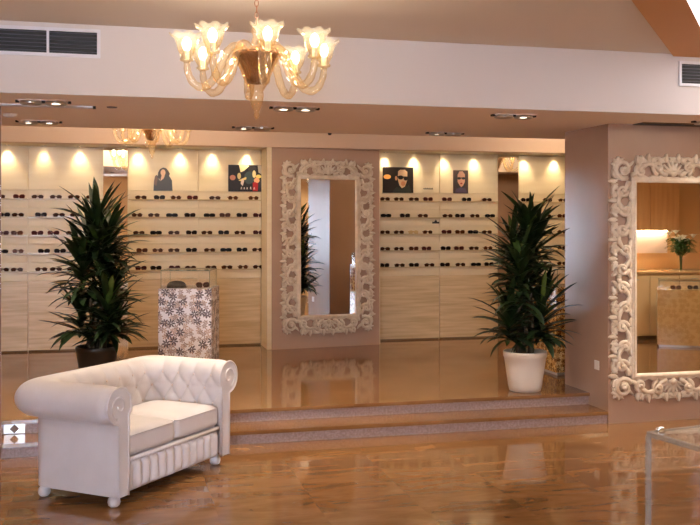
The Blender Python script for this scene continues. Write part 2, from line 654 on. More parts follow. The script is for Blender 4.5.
# ------------------------------------------------------------------ sunglasses
def lens_outline(kind, cx, w=.029, h=.0245, n=14, flip=1):
    pts = []
    for i in range(n):
        a = 2 * PI * i / n
        c_, s_ = math.cos(a), math.sin(a)
        if kind == 'round':
            x, z = .024 * c_, .023 * s_
        elif kind == 'aviator':
            x = w * c_ * (1.02 if s_ > 0 else .86)
            z = h * (.85 if s_ > 0 else 1.25) * s_
            x += -flip * .003 * (1 - s_) * -1
        elif kind == 'shield':
            x = (w + .004) * abs(c_) ** .6 * (1 if c_ > 0 else -1)
            z = .020 * abs(s_) ** .8 * (1 if s_ > 0 else -1)
        else:
            x = w * abs(c_) ** .7 * (1 if c_ > 0 else -1)
            z = h * abs(s_) ** .7 * (1 if s_ > 0 else -1)
            z += .003 * flip * c_
        pts.append((cx + x, z))
    return pts


gm = {}
def gmat(n, c, r=.2, a=1.0):
    if n not in gm:
        gm[n] = mat('eyewear_' + n, c, max(r, .3), alpha=a, spec=.06)
    return gm[n]


types = [('black', 'black', 'square', rgb(34, 22, 18), rgb(26, 16, 12), .003),
         ('dark brown', 'darkbrown', 'aviator', rgb(70, 40, 24), rgb(58, 32, 18), .0025),
         ('tortoiseshell', 'tortoise', 'square', rgb(104, 58, 28), rgb(74, 38, 20), .003),
         ('black wraparound', 'wrap', 'shield', rgb(16, 14, 16), rgb(14, 12, 14), .0035),
         ('brown round', 'round', 'round', rgb(92, 56, 36), rgb(78, 44, 26), .0028),
         ('dark red', 'red', 'square', rgb(96, 32, 26), rgb(60, 26, 24), .003),
         ('pale gold', 'gold', 'aviator', rgb(196, 150, 84), rgb(206, 176, 120), .0016)]
protos = []
for nm, key, kind, fc, lc, rr in types:
    fm, lm = gmat(key + '_frame', fc), gmat(key + '_lens', lc, .08)
    mb = MB()
    for sgn in (-1, 1):
        o2 = lens_outline(kind, sgn * .034, flip=sgn)
        mb.tube([(p[0], -.001, p[1]) for p in o2], rr, 5, closed=True)
        mb.tube([(sgn * .062, 0, .008), (sgn * .067, .006, .009), (sgn * .066, .02, .008), (sgn * .060, .026, .006)], [.003, .003, .0025, .002], 5)
        mb.tube([(sgn * .060, .026, .006), (-sgn * .03, .030, .0 + sgn * .003), (-sgn * .05, .031, -.012 + sgn * .003)], [.0022, .0022, .003], 5)
    mb.tube([(-.011, -.001, .008), (0, -.003, .011), (.011, -.001, .008)], [.0028] * 3, 5)
    fme = mb.mesh('sunglasses', fm, True)
    mb = MB()
    for i_, sgn in enumerate((-1, 1)):
        mb = MB()
        mb.poly(lens_outline(kind, sgn * .034, flip=sgn), .0005, -.002)
        if sgn < 0:
            l0 = mb.mesh('lens', lm)
        else:
            l1 = mb.mesh('lens', lm)
    protos.append((nm, fme, l0, l1))

rows_px = {
 0: dict(A=[-1, 19], B=[37.7, 56, 74, 92], C=[141, 159.5, 176, 192.5], D=[215, 233, 253.5], E=[385, 399, 414, 428], F=[447, 466.6, 487], G=[525.7, 547.7, 563]),
 1: dict(A=[4, 18], B=[41, 59, 76, 93], C=[137, 154, 172, 190], D=[209.5, 225, 242, 258.5], E=[386, 405, 423], F=[447.7, 460, 475, 490], G=[531, 547, 562]),
 2: dict(A=[3, 17], B=[37.4, 53.4, 72, 90], C=[139, 156, 174, 191.5], D=[207, 223.7, 240, 258.5], E=[385, 399, 413.5, 427.7], F=[446.6, 460, 473, 487], G=[530, 547, 562]),
 3: dict(A=[2, 18], B=[44, 60, 75, 92], C=[142, 157.7, 174, 191.5], D=[209.7, 226, 242, 257.7], E=[385, 399, 413.7, 426.5], F=[445.7, 459, 474, 488], G=[529, 547, 562]),
 4: dict(A=[3, 17], B=[41.4, 56, 73, 91], C=[141, 156, 174.6, 190.6], D=[211, 227, 243, 258.5], E=[384.5, 399.7, 414, 429.5], F=[445, 460.5, 476, 489], G=[529, 547, 562])}
kinds_rows = ['0121', '4120', '2402', '1302', '0313']
rowname = ['top', 'second', 'third', 'fourth', 'bottom']
ordn = ['first', 'second', 'third', 'fourth']
baylab = {'A': 'far left panel', 'B': 'panel left of the left mirror strip', 'C': 'panel under the standing woman picture',
          'D': 'panel under the crowded dark poster', 'E': 'panel under the wide man poster', 'F': 'panel under the narrow portrait',
          'G': 'panel right of the right mirror strip'}
rnd = random.Random(3)
for r in range(5):
    z = lines[2 * r + 1]
    for key, pxs in rows_px[r].items():
        for i, px in enumerate(pxs):
            ti = rnd.choice([0, 0, 1, 1, 2, 3, 4, 0, 1, 5]) if rnd.random() < .8 else 1
            if r == 2 and key == 'E' and i == 2:
                ti = 6
            if r == 2 and key == 'B' and i == 1:
                ti = 5
            nm, fme, l0, l1 = protos[ti]
            X = at_y(px, 220, YB - .04)[0]
            g = bpy.data.objects.new('sunglasses', fme)
            COL.objects.link(g)
            g.location = (X, YB - .040, z + .0275 + rnd.uniform(0, .001))
            g.rotation_euler.z = rnd.uniform(-.12, .12)
            tag(g, '%s sunglasses, %s from left in %s row, %s' % (nm, ordn[i], rowname[r], baylab[key]), 'sunglasses', 'sunglasses on the %s ledges' % rowname[r])
            for lm_ in (l0, l1):
                q = bpy.data.objects.new('lens', lm_)
                COL.objects.link(q)
                q.parent = g

# ------------------------------------------------------------------ pictures on the top ledge
def blob(cx, cz, rx, rz, n=20, a0=0, a1=2 * PI):
    return [(cx + rx * math.cos(a0 + (a1 - a0) * i / n), cz + rz * math.sin(a0 + (a1 - a0) * i / n)) for i in range(n)]


pm = {}
def pmat(r, g, b):
    k = (r, g, b)
    if k not in pm:
        pm[k] = mat('print_%d_%d_%d' % k, rgb(r, g, b), .35)
    return pm[k]


def picture(name, px0, px1, py0, label, cat, board, shapes, group='advertising pictures above the sunglasses'):
    """shapes: (part name, material, outline in unit coordinates)"""
    a = at_y(px0, 190, YB - .03)
    b = at_y(px1, 190, YB - .03)
    top = at_y((px0 + px1) / 2, py0, YB - .03)[2]
    w = b[0] - a[0]
    h = top - (lines[0] + .003)
    t = empty(name, ((a[0] + b[0]) / 2, YB - .03, lines[0] + .003))
    tag(t, label, cat, group)
    tr = lambda pts: [(p[0] * w - w / 2, p[1] * h) for p in pts]
    if board:
        mb = MB()
        mb.box(-w / 2, w / 2, -.004, .008, 0, h)
        mb.build('board', board, t)
    y = -.0045
    for nm, m_, pts in shapes:
        mb = MB()
        mb.poly(tr(pts), y, y + .002 if board else .008)
        mb.build(nm, m_, t)
        y -= .0006
    return t


skin = pmat(222, 176, 140)
picture('woman_cutout', 153.5, 172.5, 167.5, 'standing cutout picture of a person with dark wavy hair in a dark coat', 'picture', None, [
    ('hair', pmat(44, 26, 20), [(.22, .60), (.24, .78), (.34, .93), (.5, 1.0), (.66, .97), (.78, .86), (.86, .74), (.80, .6), (.6, .45), (.35, .45)]),
    ('coat', pmat(36, 30, 34), [(0, 0), (.02, .38), (.08, .62), (.16, .68), (.24, .62), (.30, .45), (.45, .55), (.62, .66), (.84, .62), (.97, .45), (1, .0)]),
    ('face', skin, blob(.50, .78, .13, .14)),
    ('neckline', skin, [(.36, .42), (.42, .66), (.60, .66), (.52, .52)]),
    ('sleeve', pmat(96, 62, 52), [(.02, .3), (.10, .60), (.18, .66), (.22, .5), (.14, .2)]),
])
bk = pmat(16, 14, 20)
sh = [('figure', pmat(52, 46, 46), blob(.66, .86, .12, .12)), ('figure', pmat(56, 72, 72), blob(.58, .52, .14, .24)),
      ('figure', pmat(180, 120, 100), blob(.12, .52, .08, .10)), ('figure', pmat(206, 188, 130), blob(.30, .58, .05, .12)),
      ('figure', pmat(226, 206, 130), [(.28, .42), (.5, .55), (.50, .46), (.36, .38)]), ('figure', pmat(236, 220, 160), blob(.72, .66, .05, .14)),
      ('figure', pmat(220, 200, 190), [(.34, .3), (.38, .5), (.44, .4), (.4, .2)]),
      ('backdrop', pmat(216, 200, 160), [(.30, .99), (.34, .72), (.44, .78), (.58, .96), (.56, .99)]),
      ('backdrop', pmat(180, 168, 150), [(.82, .99), (.84, .72), (.98, .62), (.99, .99)]),
      ('hat', pmat(232, 214, 120), blob(.84, .57, .08, .07)), ('face', pmat(236, 176, 130), blob(.79, .42, .08, .10)),
      ('dress', pmat(176, 20, 26), [(.68, .02), (.68, .34), (.76, .36), (.83, .30), (.82, .02)])]
for k, (x_, tall) in enumerate(((.34, .09), (.42, .08), (.50, .08), (.60, .10), (.70, .08))):
    sh.append(('letter', pmat(226, 208, 190), [(x_, .08), (x_ + .012, .08 + tall), (x_ + .03, .08 + tall), (x_ + .042, .08), (x_ + .03, .08), (x_ + .021, .08 + tall * .6), (x_ + .012, .08)]))
picture('crowd_poster', 228.3, 264, 165, 'dark landscape poster of a crowd with one red dress, by the left display end', 'poster', bk, sh)
# small white strokes of the lettering across the poster's foot
picture('man_poster', 382.8, 413.2, 167.2, 'wide dark poster of a person in black sunglasses beside an orange glow', 'poster', pmat(30, 22, 20), [
    ('glow', pmat(250, 170, 90), blob(.14, .62, .12, .09)), ('hair', pmat(50, 22, 18), blob(.64, .78, .17, .20)),
    ('jacket', pmat(44, 48, 44), [(.3, 0), (.46, .24), (.62, .12), (.86, .3), (.96, .0)]),
    ('face', pmat(226, 190, 150), [(.50, .84), (.56, .90), (.72, .90), (.80, .82), (.80, .5), (.72, .24), (.62, .18), (.54, .3), (.48, .55)]),
    ('cheek', pmat(214, 146, 108), blob(.66, .36, .07, .09)),
    ('ear', pmat(220, 160, 120), blob(.43, .57, .035, .09)), ('sunglasses', pmat(16, 10, 12), blob(.58, .60, .09, .08)),
    ('sunglasses', pmat(16, 10, 12), blob(.75, .56, .07, .08)), ('sunglasses', pmat(16, 10, 12), [(.48, .66), (.82, .63), (.82, .58), (.48, .6)])])
picture('portrait_poster', 453.3, 468, 170.3, 'narrow dark portrait poster of a person in black sunglasses with red lips', 'poster', pmat(58, 34, 34), [
    ('hair', pmat(34, 26, 30), blob(.45, .55, .40, .40)),
    ('face', pmat(226, 168, 140), [(.28, .80), (.40, .95), (.62, .96), (.78, .82), (.78, .5), (.66, .34), (.54, .27), (.42, .34), (.28, .5)]),
    ('scarf', pmat(74, 60, 84), [(.1, .02), (.2, .2), (.5, .26), (.8, .22), (.95, .02)]),
    ('sunglasses', pmat(16, 10, 14), blob(.38, .65, .13, .055)), ('sunglasses', pmat(16, 10, 14), blob(.68, .65, .13, .055)),
    ('sunglasses', pmat(16, 10, 14), [(.25, .69), (.82, .69), (.82, .65), (.25, .65)]),
    ('lips', pmat(170, 30, 34), blob(.53, .43, .07, .035))])
# small fixed signs on the display: two dark marks
for (px, py, wpx, hpx, lab) in ((428.5, 188.6, 11, 1.6, 'tiny dark lettered strip standing beside the wide man poster'),
                                (436, 221.5, 8, 4.5, 'small dark crest emblem fixed between the second and third rows')):
    a = at_y(px, py, YB - .03)
    t = MB()
    w, h = wpx * .0119, hpx * .0119
    if hpx < 2:
        for k in range(8):
            xx = -w / 2 + k * w / 8
            t.box(xx, xx + w / 13, -.003, 0, -h / 2 if k % 3 else -h / 2, h / 2 if k % 2 else h * .25)
        t.box(-w / 2, w / 2, -.001, 0, -h / 2, -h / 2 + .004)
    else:
        t.poly([(-w / 2, -h / 2), (-w / 2, 0), (-w / 4, -h / 8), (0, h / 2), (w / 4, -h / 8), (w / 2, 0), (w / 2, -h / 2)], -.003, 0)
    o = t.build('wall_emblem', M['black'], loc=(a[0], YB - .021, max(a[2], lines[0] + .012) if hpx < 2 else a[2]))
    tag(o, lab, 'sign')


# ------------------------------------------------------------------ carved mirrors
def carved_mirror(name, X, Y, zc, label, rot=0):
    w, h = 0.73, 1.66        # glass
    t = empty(name, (X, Y, zc), rot)
    tag(t, label, 'mirror', 'carved cream framed mirrors')
    mb = MB()
    mb.box(-w / 2 - .01, w / 2 + .01, -.012, -.002, -h / 2 - .01, h / 2 + .01)
    mb.build('mirror_glass', M['mirror'], t)
    # inner moulding, swept profile around the glass
    mb = MB()
    prof = [(-.012, -.012), (-.012, -.030), (-.004, -.040), (.010, -.042), (.018, -.034), (.030, -.030), (.038, -.018), (.038, -.002)]
    cs = [(-1, -1), (1, -1), (1, 1), (-1, 1)]
    vs, fs = [], []
    for (sx, sz) in cs:
        for (o_, y_) in prof:
            vs.append((sx * (w / 2 + o_), y_, sz * (h / 2 + o_)))
    n = len(prof)
    for i in range(4):
        for j in range(n - 1):
            fs.append((i * n + j, i * n + j + 1, ((i + 1) % 4) * n + j + 1, ((i + 1) % 4) * n + j))
    mb.add(vs, fs)
    mb.build('inner_moulding', M['frame'], t)
    mb = MB()

    def spiral(cx, cz, r0, a0, sg, turns=1.35, th=.021):
        pts, rad = [], []
        k = 18
        for i in range(k + 1):
            u = i / k
            a = a0 + sg * u * turns * 2 * PI
            r = r0 * (1 - .80 * u)
            pts.append((cx + r * math.cos(a), -.020 - .022 * u, cz + r * math.sin(a)))
            rad.append(th * (1 - .45 * u))
        mb.tube(pts, rad, 6, flat=.9)
        mb.sphere((cx, -.042, cz), th * .85, 8, 5)

    def leaf(cx, cz, ang, ln, wd, curl=.5):
        k = 6
        vs, fs = [], []
        a = ang
        x, z = cx, cz
        for i in range(k + 1):
            u = i / k
            ww = wd * math.sin(PI * (u * .86 + .10)) ** .8 * (1 - .25 * u)
            nx, nz = -math.sin(a), math.cos(a)
            vs += [(x + nx * ww, -.006, z + nz * ww), (x + nx * ww * .5, -.030, z + nz * ww * .5), (x, -.024, z), (x - nx * ww * .5, -.030, z - nz * ww * .5), (x - nx * ww, -.006, z - nz * ww)]
            x += math.cos(a) * ln / k
            z += math.sin(a) * ln / k
            a += curl / k
        for i in range(k):
            for j in range(4):
                fs.append((i * 5 + j, i * 5 + j + 1, (i + 1) * 5 + j + 1, (i + 1) * 5 + j))
        mb.add(vs, fs)

    # one side of the border: from (x0,z0) along direction, outward normal; rinceau of s-scrolls
    def run(p0, p1, nout, count, phase):
        p0, p1 = Vector(p0), Vector(p1)
        d = (p1 - p0)
        L_ = d.length
        d.normalize()
        no = Vector(nout)
        seg = L_ / count
        ang = math.atan2(d.y, d.x)
        an = math.atan2(no.y, no.x)
        # vine
        pts, rad = [], []
        K = count * 10
        for i in range(K + 1):
            s = L_ * i / K
            off = .048 * math.cos(PI * s / seg + (0 if phase else PI))
            q = p0 + d * s + no * off
            pts.append((q.x, -.022, q.y))
            rad.append(.021 + .003 * math.sin(7 * s * 9))
        mb.tube(pts, rad, 6, flat=.9)
        for i in range(count):
            s = seg * (i + .5)
            up = 1 if (i + phase) % 2 == 0 else -1
            c = p0 + d * s + no * (.014 * up)
            sg = 1 if d.cross(no) > 0 else -1
            spiral(c.x, c.y, .050 if up < 0 else .056, an + (PI if up > 0 else 0), up * sg, 1.25, .020)
            # leaves flaring outward along the outline
            b_ = p0 + d * (seg * i) + no * .060
            for q, l_, o_ in ((-.8, .090, 0), (.0, .080, .02), (.8, .090, 0)):
                leaf(b_.x + d.x * q * .03, b_.y + d.y * q * .03, an - sg * q * .95, l_, .028, -q * .9 * sg)
            b2 = p0 + d * s + no * (.050 if up > 0 else .040)
            for q in (-1, 1):
                leaf(b2.x, b2.y, an - sg * q * (1.15 if up > 0 else .6), .088, .027, q * sg * .9)
            b3 = p0 + d * s - no * .062
            for q in (-1, 1):
                leaf(b3.x, b3.y, ang + (0 if q > 0 else PI), .085, .024, -q * sg * .3)

    xb, zb = w / 2 + .108, h / 2 + .10
    for sx in (-1, 1):
        # half top, half bottom, sides
        run((sx * .06, zb), (sx * (xb - .07), zb), (0, 1), 2, 0)
        run((sx * .06, -zb), (sx * (xb - .07), -zb), (0, -1), 2, 0)
        run((sx * xb, zb - .10), (sx * xb, 0), (sx, 0), 5, 0)
        run((sx * xb, -zb + .10), (sx * xb, 0), (sx, 0), 5, 0)
        for sz in (-1, 1):
            # bold corner scroll
            c = (sx * (xb + .005), sz * (zb + .0))
            spiral(c[0], c[1], .085, math.atan2(sz, sx) + PI * .9, sx * sz, 1.45, .024)
            spiral(c[0] - sx * .015, c[1] - sz * .015, .040, math.atan2(sz, sx), -sx * sz, 1.0, .014)
            for q in (-1.2, -.6, 0, .6, 1.2):
                leaf(c[0] + sx * .035, c[1] + sz * .035, math.atan2(sz, sx) + q * .75, .075, .026, q)
            for q in (-1, 1):
                a = math.atan2(sz, sx) + q * 2.0
                leaf(c[0], c[1], a, .13, .022, -q * .6)
    for sz in (-1, 1):
        # central shells
        for q in range(-3, 4):
            leaf(0, sz * (zb - .045), sz * (PI / 2) + q * .38, .125, .020, 0)
        mb.sphere((0, -.030, sz * (zb - .035)), .030, 10, 6, (1, .7, 1))
    o = mb.build('carved_border', M['frame'], t, True, fix=False)
    bm = bmesh.new()
    bm.from_mesh(o.data)
    bmesh.ops.recalc_face_normals(bm, faces=bm.faces)
    bm.to_mesh(o.data)
    bm.free()
    md = o.modifiers.new('sol', 'SOLIDIFY')
    md.thickness = .004
    return t


pa = at_y(328, 247, YP)
carved_mirror('carved_mirror', pa[0], YP - .002 + (pa[0] - (cx0 + cx1) / 2) * math.tan(DEL) - .001, pa[2], 'tall carved cream mirror hanging on the centre pillar between the displays', DEL)
pb = at_y(610, 278.5, YR)
carved_mirror('carved_mirror', 4.13 + .565, YR - .002, pb[2], 'large carved cream mirror on the right pillar, cut by the photo edge')


# ------------------------------------------------------------------ chandeliers
def chandelier_parts(t, ztop, az):
    """origin at the lower tip; ztop = height of the ceiling above the tip"""
    mb = MB()
    mb.lathe([(.0, -.002), (.008, .004), (.016, .020), (.010, .034), (.020, .052), (.030, .075), (.034, .10), (.036, .118), (.032, .135),
              (.042, .150), (.056, .175), (.068, .205), (.082, .24), (.098, .27), (.112, .295), (.124, .312)], 28)
    mb.build('glass_bowl', M['amber'], t, True)
    mb = MB()
    mb.lathe([(.0, .165), (.046, .175), (.056, .205), (.068, .24), (.084, .275), (.098, .300), (.114, .316), (.108, .322), (.05, .318), (.0, .316)], 24)
    mb.build('brown_cup', M['brown'], t, True)
    mb = MB()
    mb.lathe([(.0, .32), (.02, .33), (.03, .36), (.018, .40), (.028, .43), (.012, .46), (.0, .47)], 16)
    mb.build('glass_stem', M['amber'], t, True)
    mb = MB()
    z = .46
    k = 0
    while z < ztop - .03:
        c = [(.009 * math.cos(a) if k % 2 else 0, 0 if k % 2 else .009 * math.cos(a), z + .016 + .018 * math.sin(a)) for a in [2 * PI * i / 10 for i in range(10)]]
        mb.tube(c, .0022, 5, closed=True)
        z += .029
        k += 1
    mb.build('chain', M['brass'], t, True)
    mb = MB()
    mb.lathe([(.0, ztop - .045), (.02, ztop - .04), (.05, ztop - .015), (.055, ztop)], 20)
    mb.build('ceiling_canopy', M['brass'], t, True)
    for i in range(8):
        a = az + i * PI / 4
        ca, sa = math.cos(a), math.sin(a)
        prof = [(.045, .30), (.070, .345), (.105, .352), (.140, .325), (.165, .275), (.190, .215), (.225, .165), (.265, .145), (.305, .165), (.330, .215), (.336, .262)]
        # resample smoothly
        P = []
        for q in range(len(prof) - 1):
            p0 = prof[max(q - 1, 0)]; p1 = prof[q]; p2 = prof[q + 1]; p3 = prof[min(q + 2, len(prof) - 1)]
            for u in (0, .34, .67):
                f = lambda A, B, C_, D: .5 * ((2 * B) + (-A + C_) * u + (2 * A - 5 * B + 4 * C_ - D) * u * u + (-A + 3 * B - 3 * C_ + D) * u ** 3)
                P.append((f(p0[0], p1[0], p2[0], p3[0]), f(p0[1], p1[1], p2[1], p3[1])))
        P.append(prof[-1])
        mb = MB()
        mb.tube([(r * ca, r * sa, z_) for r, z_ in P], [.015 + .006 * math.sin(PI * q / len(P)) + .0015 * math.sin(q * 2.1) for q in range(len(P))], 9)
        arm = mb.build('arm', M['amber_arm'], t, True)
        mb = MB()
        c = (.336 * ca, .336 * sa, .262)
        mb.lathe([(.012, 0), (.030, .006), (.034, .014), (.024, .022), (.030, .035), (.042, .055), (.049, .080), (.054, .105), (.066, .124), (.080, .132)], 40, c, ruffle=(.06, 8))
        cup = mb.build('tulip_cup', M['tulip'], t, True)
        mb = MB()
        mb.lathe([(.012, .012), (.013, .05), (.012, .055)], 10, c)
        mb.build('lamp_holder', M['plastic'], cup, True)
        mb = MB()
        mb.lathe([(.010, .055), (.019, .072), (.022, .088), (.018, .104), (.009, .116), (.0, .120)], 12, c)
        mb.build('bulb', M['bulb'], cup, True)
    for i in range(8):
        a = az + i * PI / 4
        L = bpy.data.lights.new('chandelier_light', 'POINT')
        L.color = (1, .88, .72)
        L.shadow_soft_size = .014
        lo = bpy.data.objects.new('chandelier_light', L)
        COL.objects.link(lo)
        lo.parent = t
        lo.location = (.336 * math.cos(a), .336 * math.sin(a), .262 + .140)


def chandelier(X, Y, ztip, label, power=24):
    t = empty('chandelier', (X, Y, ztip))
    tag(t, label, 'chandelier', 'amber blown glass chandeliers')
    # one arm nearly faces the viewer
    face = math.atan2(-Y, -X)
    t.scale = (1.05, 1.05, 1.05)
    chandelier_parts(t, (ZC - ztip) / 1.05, face + math.radians(8.6))
    for c_ in t.children:
        if c_.type == 'LIGHT':
            c_.data.energy = power / 8
    return t


chandelier(.715, 4.77, 2.236, 'amber blown glass chandelier hanging in full view in the foreground')
chandelier(.374, 9.29, 2.33, 'amber glass chandelier above the left plant, its top hidden by the ceiling edge', 50)
chandelier(5.60, 9.80, 2.355, 'amber glass chandelier seen only as a reflection in the right mirror strip, upper', 36)
chandelier(5.60, 4.77, 2.236, 'amber glass chandelier seen only as a reflection in the right mirror strip, lower')


# ------------------------------------------------------------------ sofa
def make_sofa():
    t = empty('chesterfield_sofa', (.358, 6.25, 0), math.atan2(.775, .632))
    tag(t, 'white leather two-seat sofa with rolled arms and buttoned back', 'sofa')
    wi, yb, yf, rc = .515, .515, -.06, .13
    path = []
    def arc(cx, cy, a0, a1, n):
        return [(cx + rc * math.cos(a0 + (a1 - a0) * i / n), cy + rc * math.sin(a0 + (a1 - a0) * i / n), a0 + (a1 - a0) * i / n) for i in range(n + 1)]
    n1 = 40
    for i in range(n1):
        path.append((-wi, yf + (yb - rc - yf) * i / n1, PI))
    path += arc(-wi + rc, yb - rc, PI, PI / 2, 24)
    n2 = 58
    for i in range(1, n2):
        path.append((-wi + rc + 2 * (wi - rc) * i / n2, yb, PI / 2))
    path += arc(wi - rc, yb - rc, PI / 2, 0, 24)
    for i in range(1, n1 + 1):
        path.append((wi, yb - rc - (yb - rc - yf) * i / n1, 0))
    S = [0]
    for i in range(1, len(path)):
        S.append(S[-1] + math.hypot(path[i][0] - path[i - 1][0], path[i][1] - path[i - 1][1]))
    tot = S[-1]
    nb = 15
    ds = tot / nb
    # profile (n, z, nx, nz, tt) ; tt = arc length, for the tufting
    prof = []
    R, cn, cz = .106, .084, .619
    A0 = math.acos(cn / R)
    zj = cz - R * math.sin(A0)
    OUT = .085
    zz = [.30 + (zj - .30) * i / 22 for i in range(23)]
    for z in zz:
        prof.append((0, z, -1, 0, z - .30))
    for i in range(1, 41):
        a = PI + A0 - (PI + A0 + 1.45) * i / 40
        prof.append((cn + R * math.cos(a), cz + R * math.sin(a), math.cos(a), math.sin(a), (zj - .30) + R * (PI + A0 - a)))
    for i in range(0, 9):
        z = .50 - (.50 - .072) * i / 8
        prof.append((OUT, z, 1, 0, 9))
    dt = .105
    t0 = .03

    def disp(s, tq):
        u = s / ds
        v = (tq - t0) / dt
        if tq > 1.5:
            return 0
        endf = min(1, max(0, s / .05)) * min(1, max(0, (tot - s) / .05))
        if v < 3:
            v = max(v, 0)
            p, q = u + v / 2, u - v / 2
            f = (abs(math.sin(PI * p)) * abs(math.sin(PI * q))) ** .45
            # deep pit at each button
            return (-.020 + .030 * f) * endf
        f = abs(math.sin(PI * (u + .5))) ** .5
        k = max(0, 1 - (v - 3) / 1.7)
        k = k * k * (3 - 2 * k)
        top_ = .010
        return ((-.020 + .030 * f) * k + top_ * (1 - k)) * endf
    mb = MB()
    vs, fs = [], []
    m = len(prof)
    for (x, y, a), s in zip(path, S):
        ox, oy = math.cos(a), math.sin(a)
        for (n_, z, nx, nz, tq) in prof:
            d = disp(s, tq)
            nn = n_ + nx * d
            sq = (abs(math.cos(a)) ** 5 + abs(math.sin(a)) ** 5) ** -.2
            nn += (rc + nn) * (sq - 1) * min(1, max(0, nn / OUT))
            vs.append((x + ox * nn, y + oy * nn, z + nz * d))
    for i in range(len(path) - 1):
        for j in range(m - 1):
            fs.append((i * m + j, i * m + j + 1, (i + 1) * m + j + 1, (i + 1) * m + j))
    mb.add(vs, fs)
    mb.build('arms_and_back', M['leather'], t, True)
    # buttons
    mbb = MB()
    mbb.sphere((0, 0, 0), .0095, 8, 6)
    bme = mbb.mesh('button', M['button'], True)
    for row in (1, 2, 3):
        z = .30 + t0 + row * dt
        for k in range(nb + 1):
            s = (k + (.5 if row % 2 else 0)) * ds
            if s < .04 or s > tot - .04:
                continue
            i = min(range(len(S)), key=lambda q: abs(S[q] - s))
            x, y, a = path[i]
            tq = t0 + row * dt
            if tq <= zj - .30:
                n_, zz_ = 0, .30 + tq
                nx, nz = -1, 0
            else:
                aa = PI + A0 - (tq - (zj - .30)) / R
                n_, zz_ = cn + R * math.cos(aa), cz + R * math.sin(aa)
                nx, nz = math.cos(aa), math.sin(aa)
            n_ += nx * -.016
            o = bpy.data.objects.new('button', bme)
            COL.objects.link(o)
            o.parent = t
            o.location = (x + math.cos(a) * n_, y + math.sin(a) * n_, zz_ - nz * .016)
    # scroll-shaped facing of each arm
    for sx in (-1, 1):
        out = [(0, .072), (0, zj)]
        for i in range(1, 31):
            a = PI + A0 - .12 - (PI + A0 + 1.45 - .12) * i / 30
            out.append((cn + (R + .004) * math.cos(a), cz + (R + .004) * math.sin(a)))
        out += [(OUT + .005, .50), (OUT + .005, .072)]
        mb = MB()
        pts = [(sx * (wi + p[0]), p[1]) for p in out]
        mb.poly(pts, yf - .022, yf + .004)
        f = mb.build('arm_facing', M['leather'], t, bevel=.008)
        mb = MB()
        mb.tube([(p[0], yf - .022, p[1]) for p in pts], .0065, 6, closed=False)
        mb.build('piping', M['leather'], f, True)
        mb = MB()
        sp = []
        for i in range(26):
            a = -1.2 + i * .30
            r = .078 - .0026 * i
            sp.append((sx * (wi + cn + r * math.cos(a)), yf - .024, cz + r * math.sin(a)))
        mb.tube(sp, [.007] * 26, 6)
        mb.build('scroll_pleat', M['leather'], f, True)

    def cushion(x0, x1, y0, y1, z0, z1, r=.035, crown=.02):
        mb = MB()
        bm = bmesh.new()
        bmesh.ops.create_cube(bm, size=1)
        bmesh.ops.subdivide_edges(bm, edges=bm.edges, cuts=11, use_grid_fill=True)
        cx_, cy_, cz_ = (x0 + x1) / 2, (y0 + y1) / 2, (z0 + z1) / 2
        hx, hy, hz = (x1 - x0) / 2, (y1 - y0) / 2, (z1 - z0) / 2
        for v in bm.verts:
            p = Vector((v.co.x * 2 * hx, v.co.y * 2 * hy, v.co.z * 2 * hz))
            q = Vector((max(-hx + r, min(hx - r, p.x)), max(-hy + r, min(hy - r, p.y)), max(-hz + r, min(hz - r, p.z))))
            e = p - q
            if e.length > 1e-7:
                e = e.normalized() * r
            p = q + e
            u, w_ = p.x / hx, p.y / hy
            cr = crown * (1 - u ** 4) * (1 - w_ ** 4)
            if p.z > 0:
                p.z += cr
            v.co = p + Vector((cx_, cy_, cz_))
        me = bpy.data.meshes.new('seat_cushion')
        bm.to_mesh(me)
        bm.free()
        me.materials.append(M['leather'])
        for p in me.polygons:
            p.use_smooth = True
        o = bpy.data.objects.new('seat_cushion', me)
        COL.objects.link(o)
        o.parent = t
        mb = MB()
        rr = r * .55
        z = z1 - .012
        pts = [(x0 + r, y0, z), (x1 - r, y0, z), (x1 - rr * .5, y0 + rr, z), (x1, y0 + r, z), (x1, y1 - r, z), (x1 - r, y1, z), (x0 + r, y1, z), (x0, y1 - r, z), (x0, y0 + r, z), (x0 + rr * .5, y0 + rr, z)]
        mb.tube(pts, .005, 6, closed=True)
        mb.build('piping', M['leather'], o, True)
    cushion(-.507, -.003, yf - .005, .49, .290, .430)
    cushion(.003, .507, yf - .005, .49, .290, .430)
    # seat base and pleated front rail
    mb = MB()
    mb.box(-.512, .512, yf + .04, .58, .072, .29)
    mb.build('seat_base', M['leather'], t)
    mb = MB()
    npl = 12

    def rail(u, v):
        x = -.512 + 1.024 * u
        z = .070 + .190 * v
        f = abs(math.sin(PI * u * npl)) ** .55
        e = min(1, v * 6) ** .5 * min(1, (1 - v) * 5) ** .5
        return (x, yf + .036 - .040 * f * e - .004, z)
    mb.grid(rail, 144, 14)
    mb.build('pleated_rail', M['leather'], t, True)
    mb = MB()
    mb.tube([(-.512, yf + .010, .270), (.512, yf + .010, .270)], .015, 10)
    mb.build('rail_roll', M['leather'], t, True)
    for (x, y) in ((-.549, 0), (.549, 0), (-.549, .545), (.549, .545)):
        mb = MB()
        mb.lathe([(0, 0), (.022, .001), (.034, .012), (.039, .030), (.036, .048), (.026, .060), (.024, .074), (0, .074)], 20, (x, y, 0))
        mb.build('foot', M['leather'], t, True)
    return t


make_sofa()


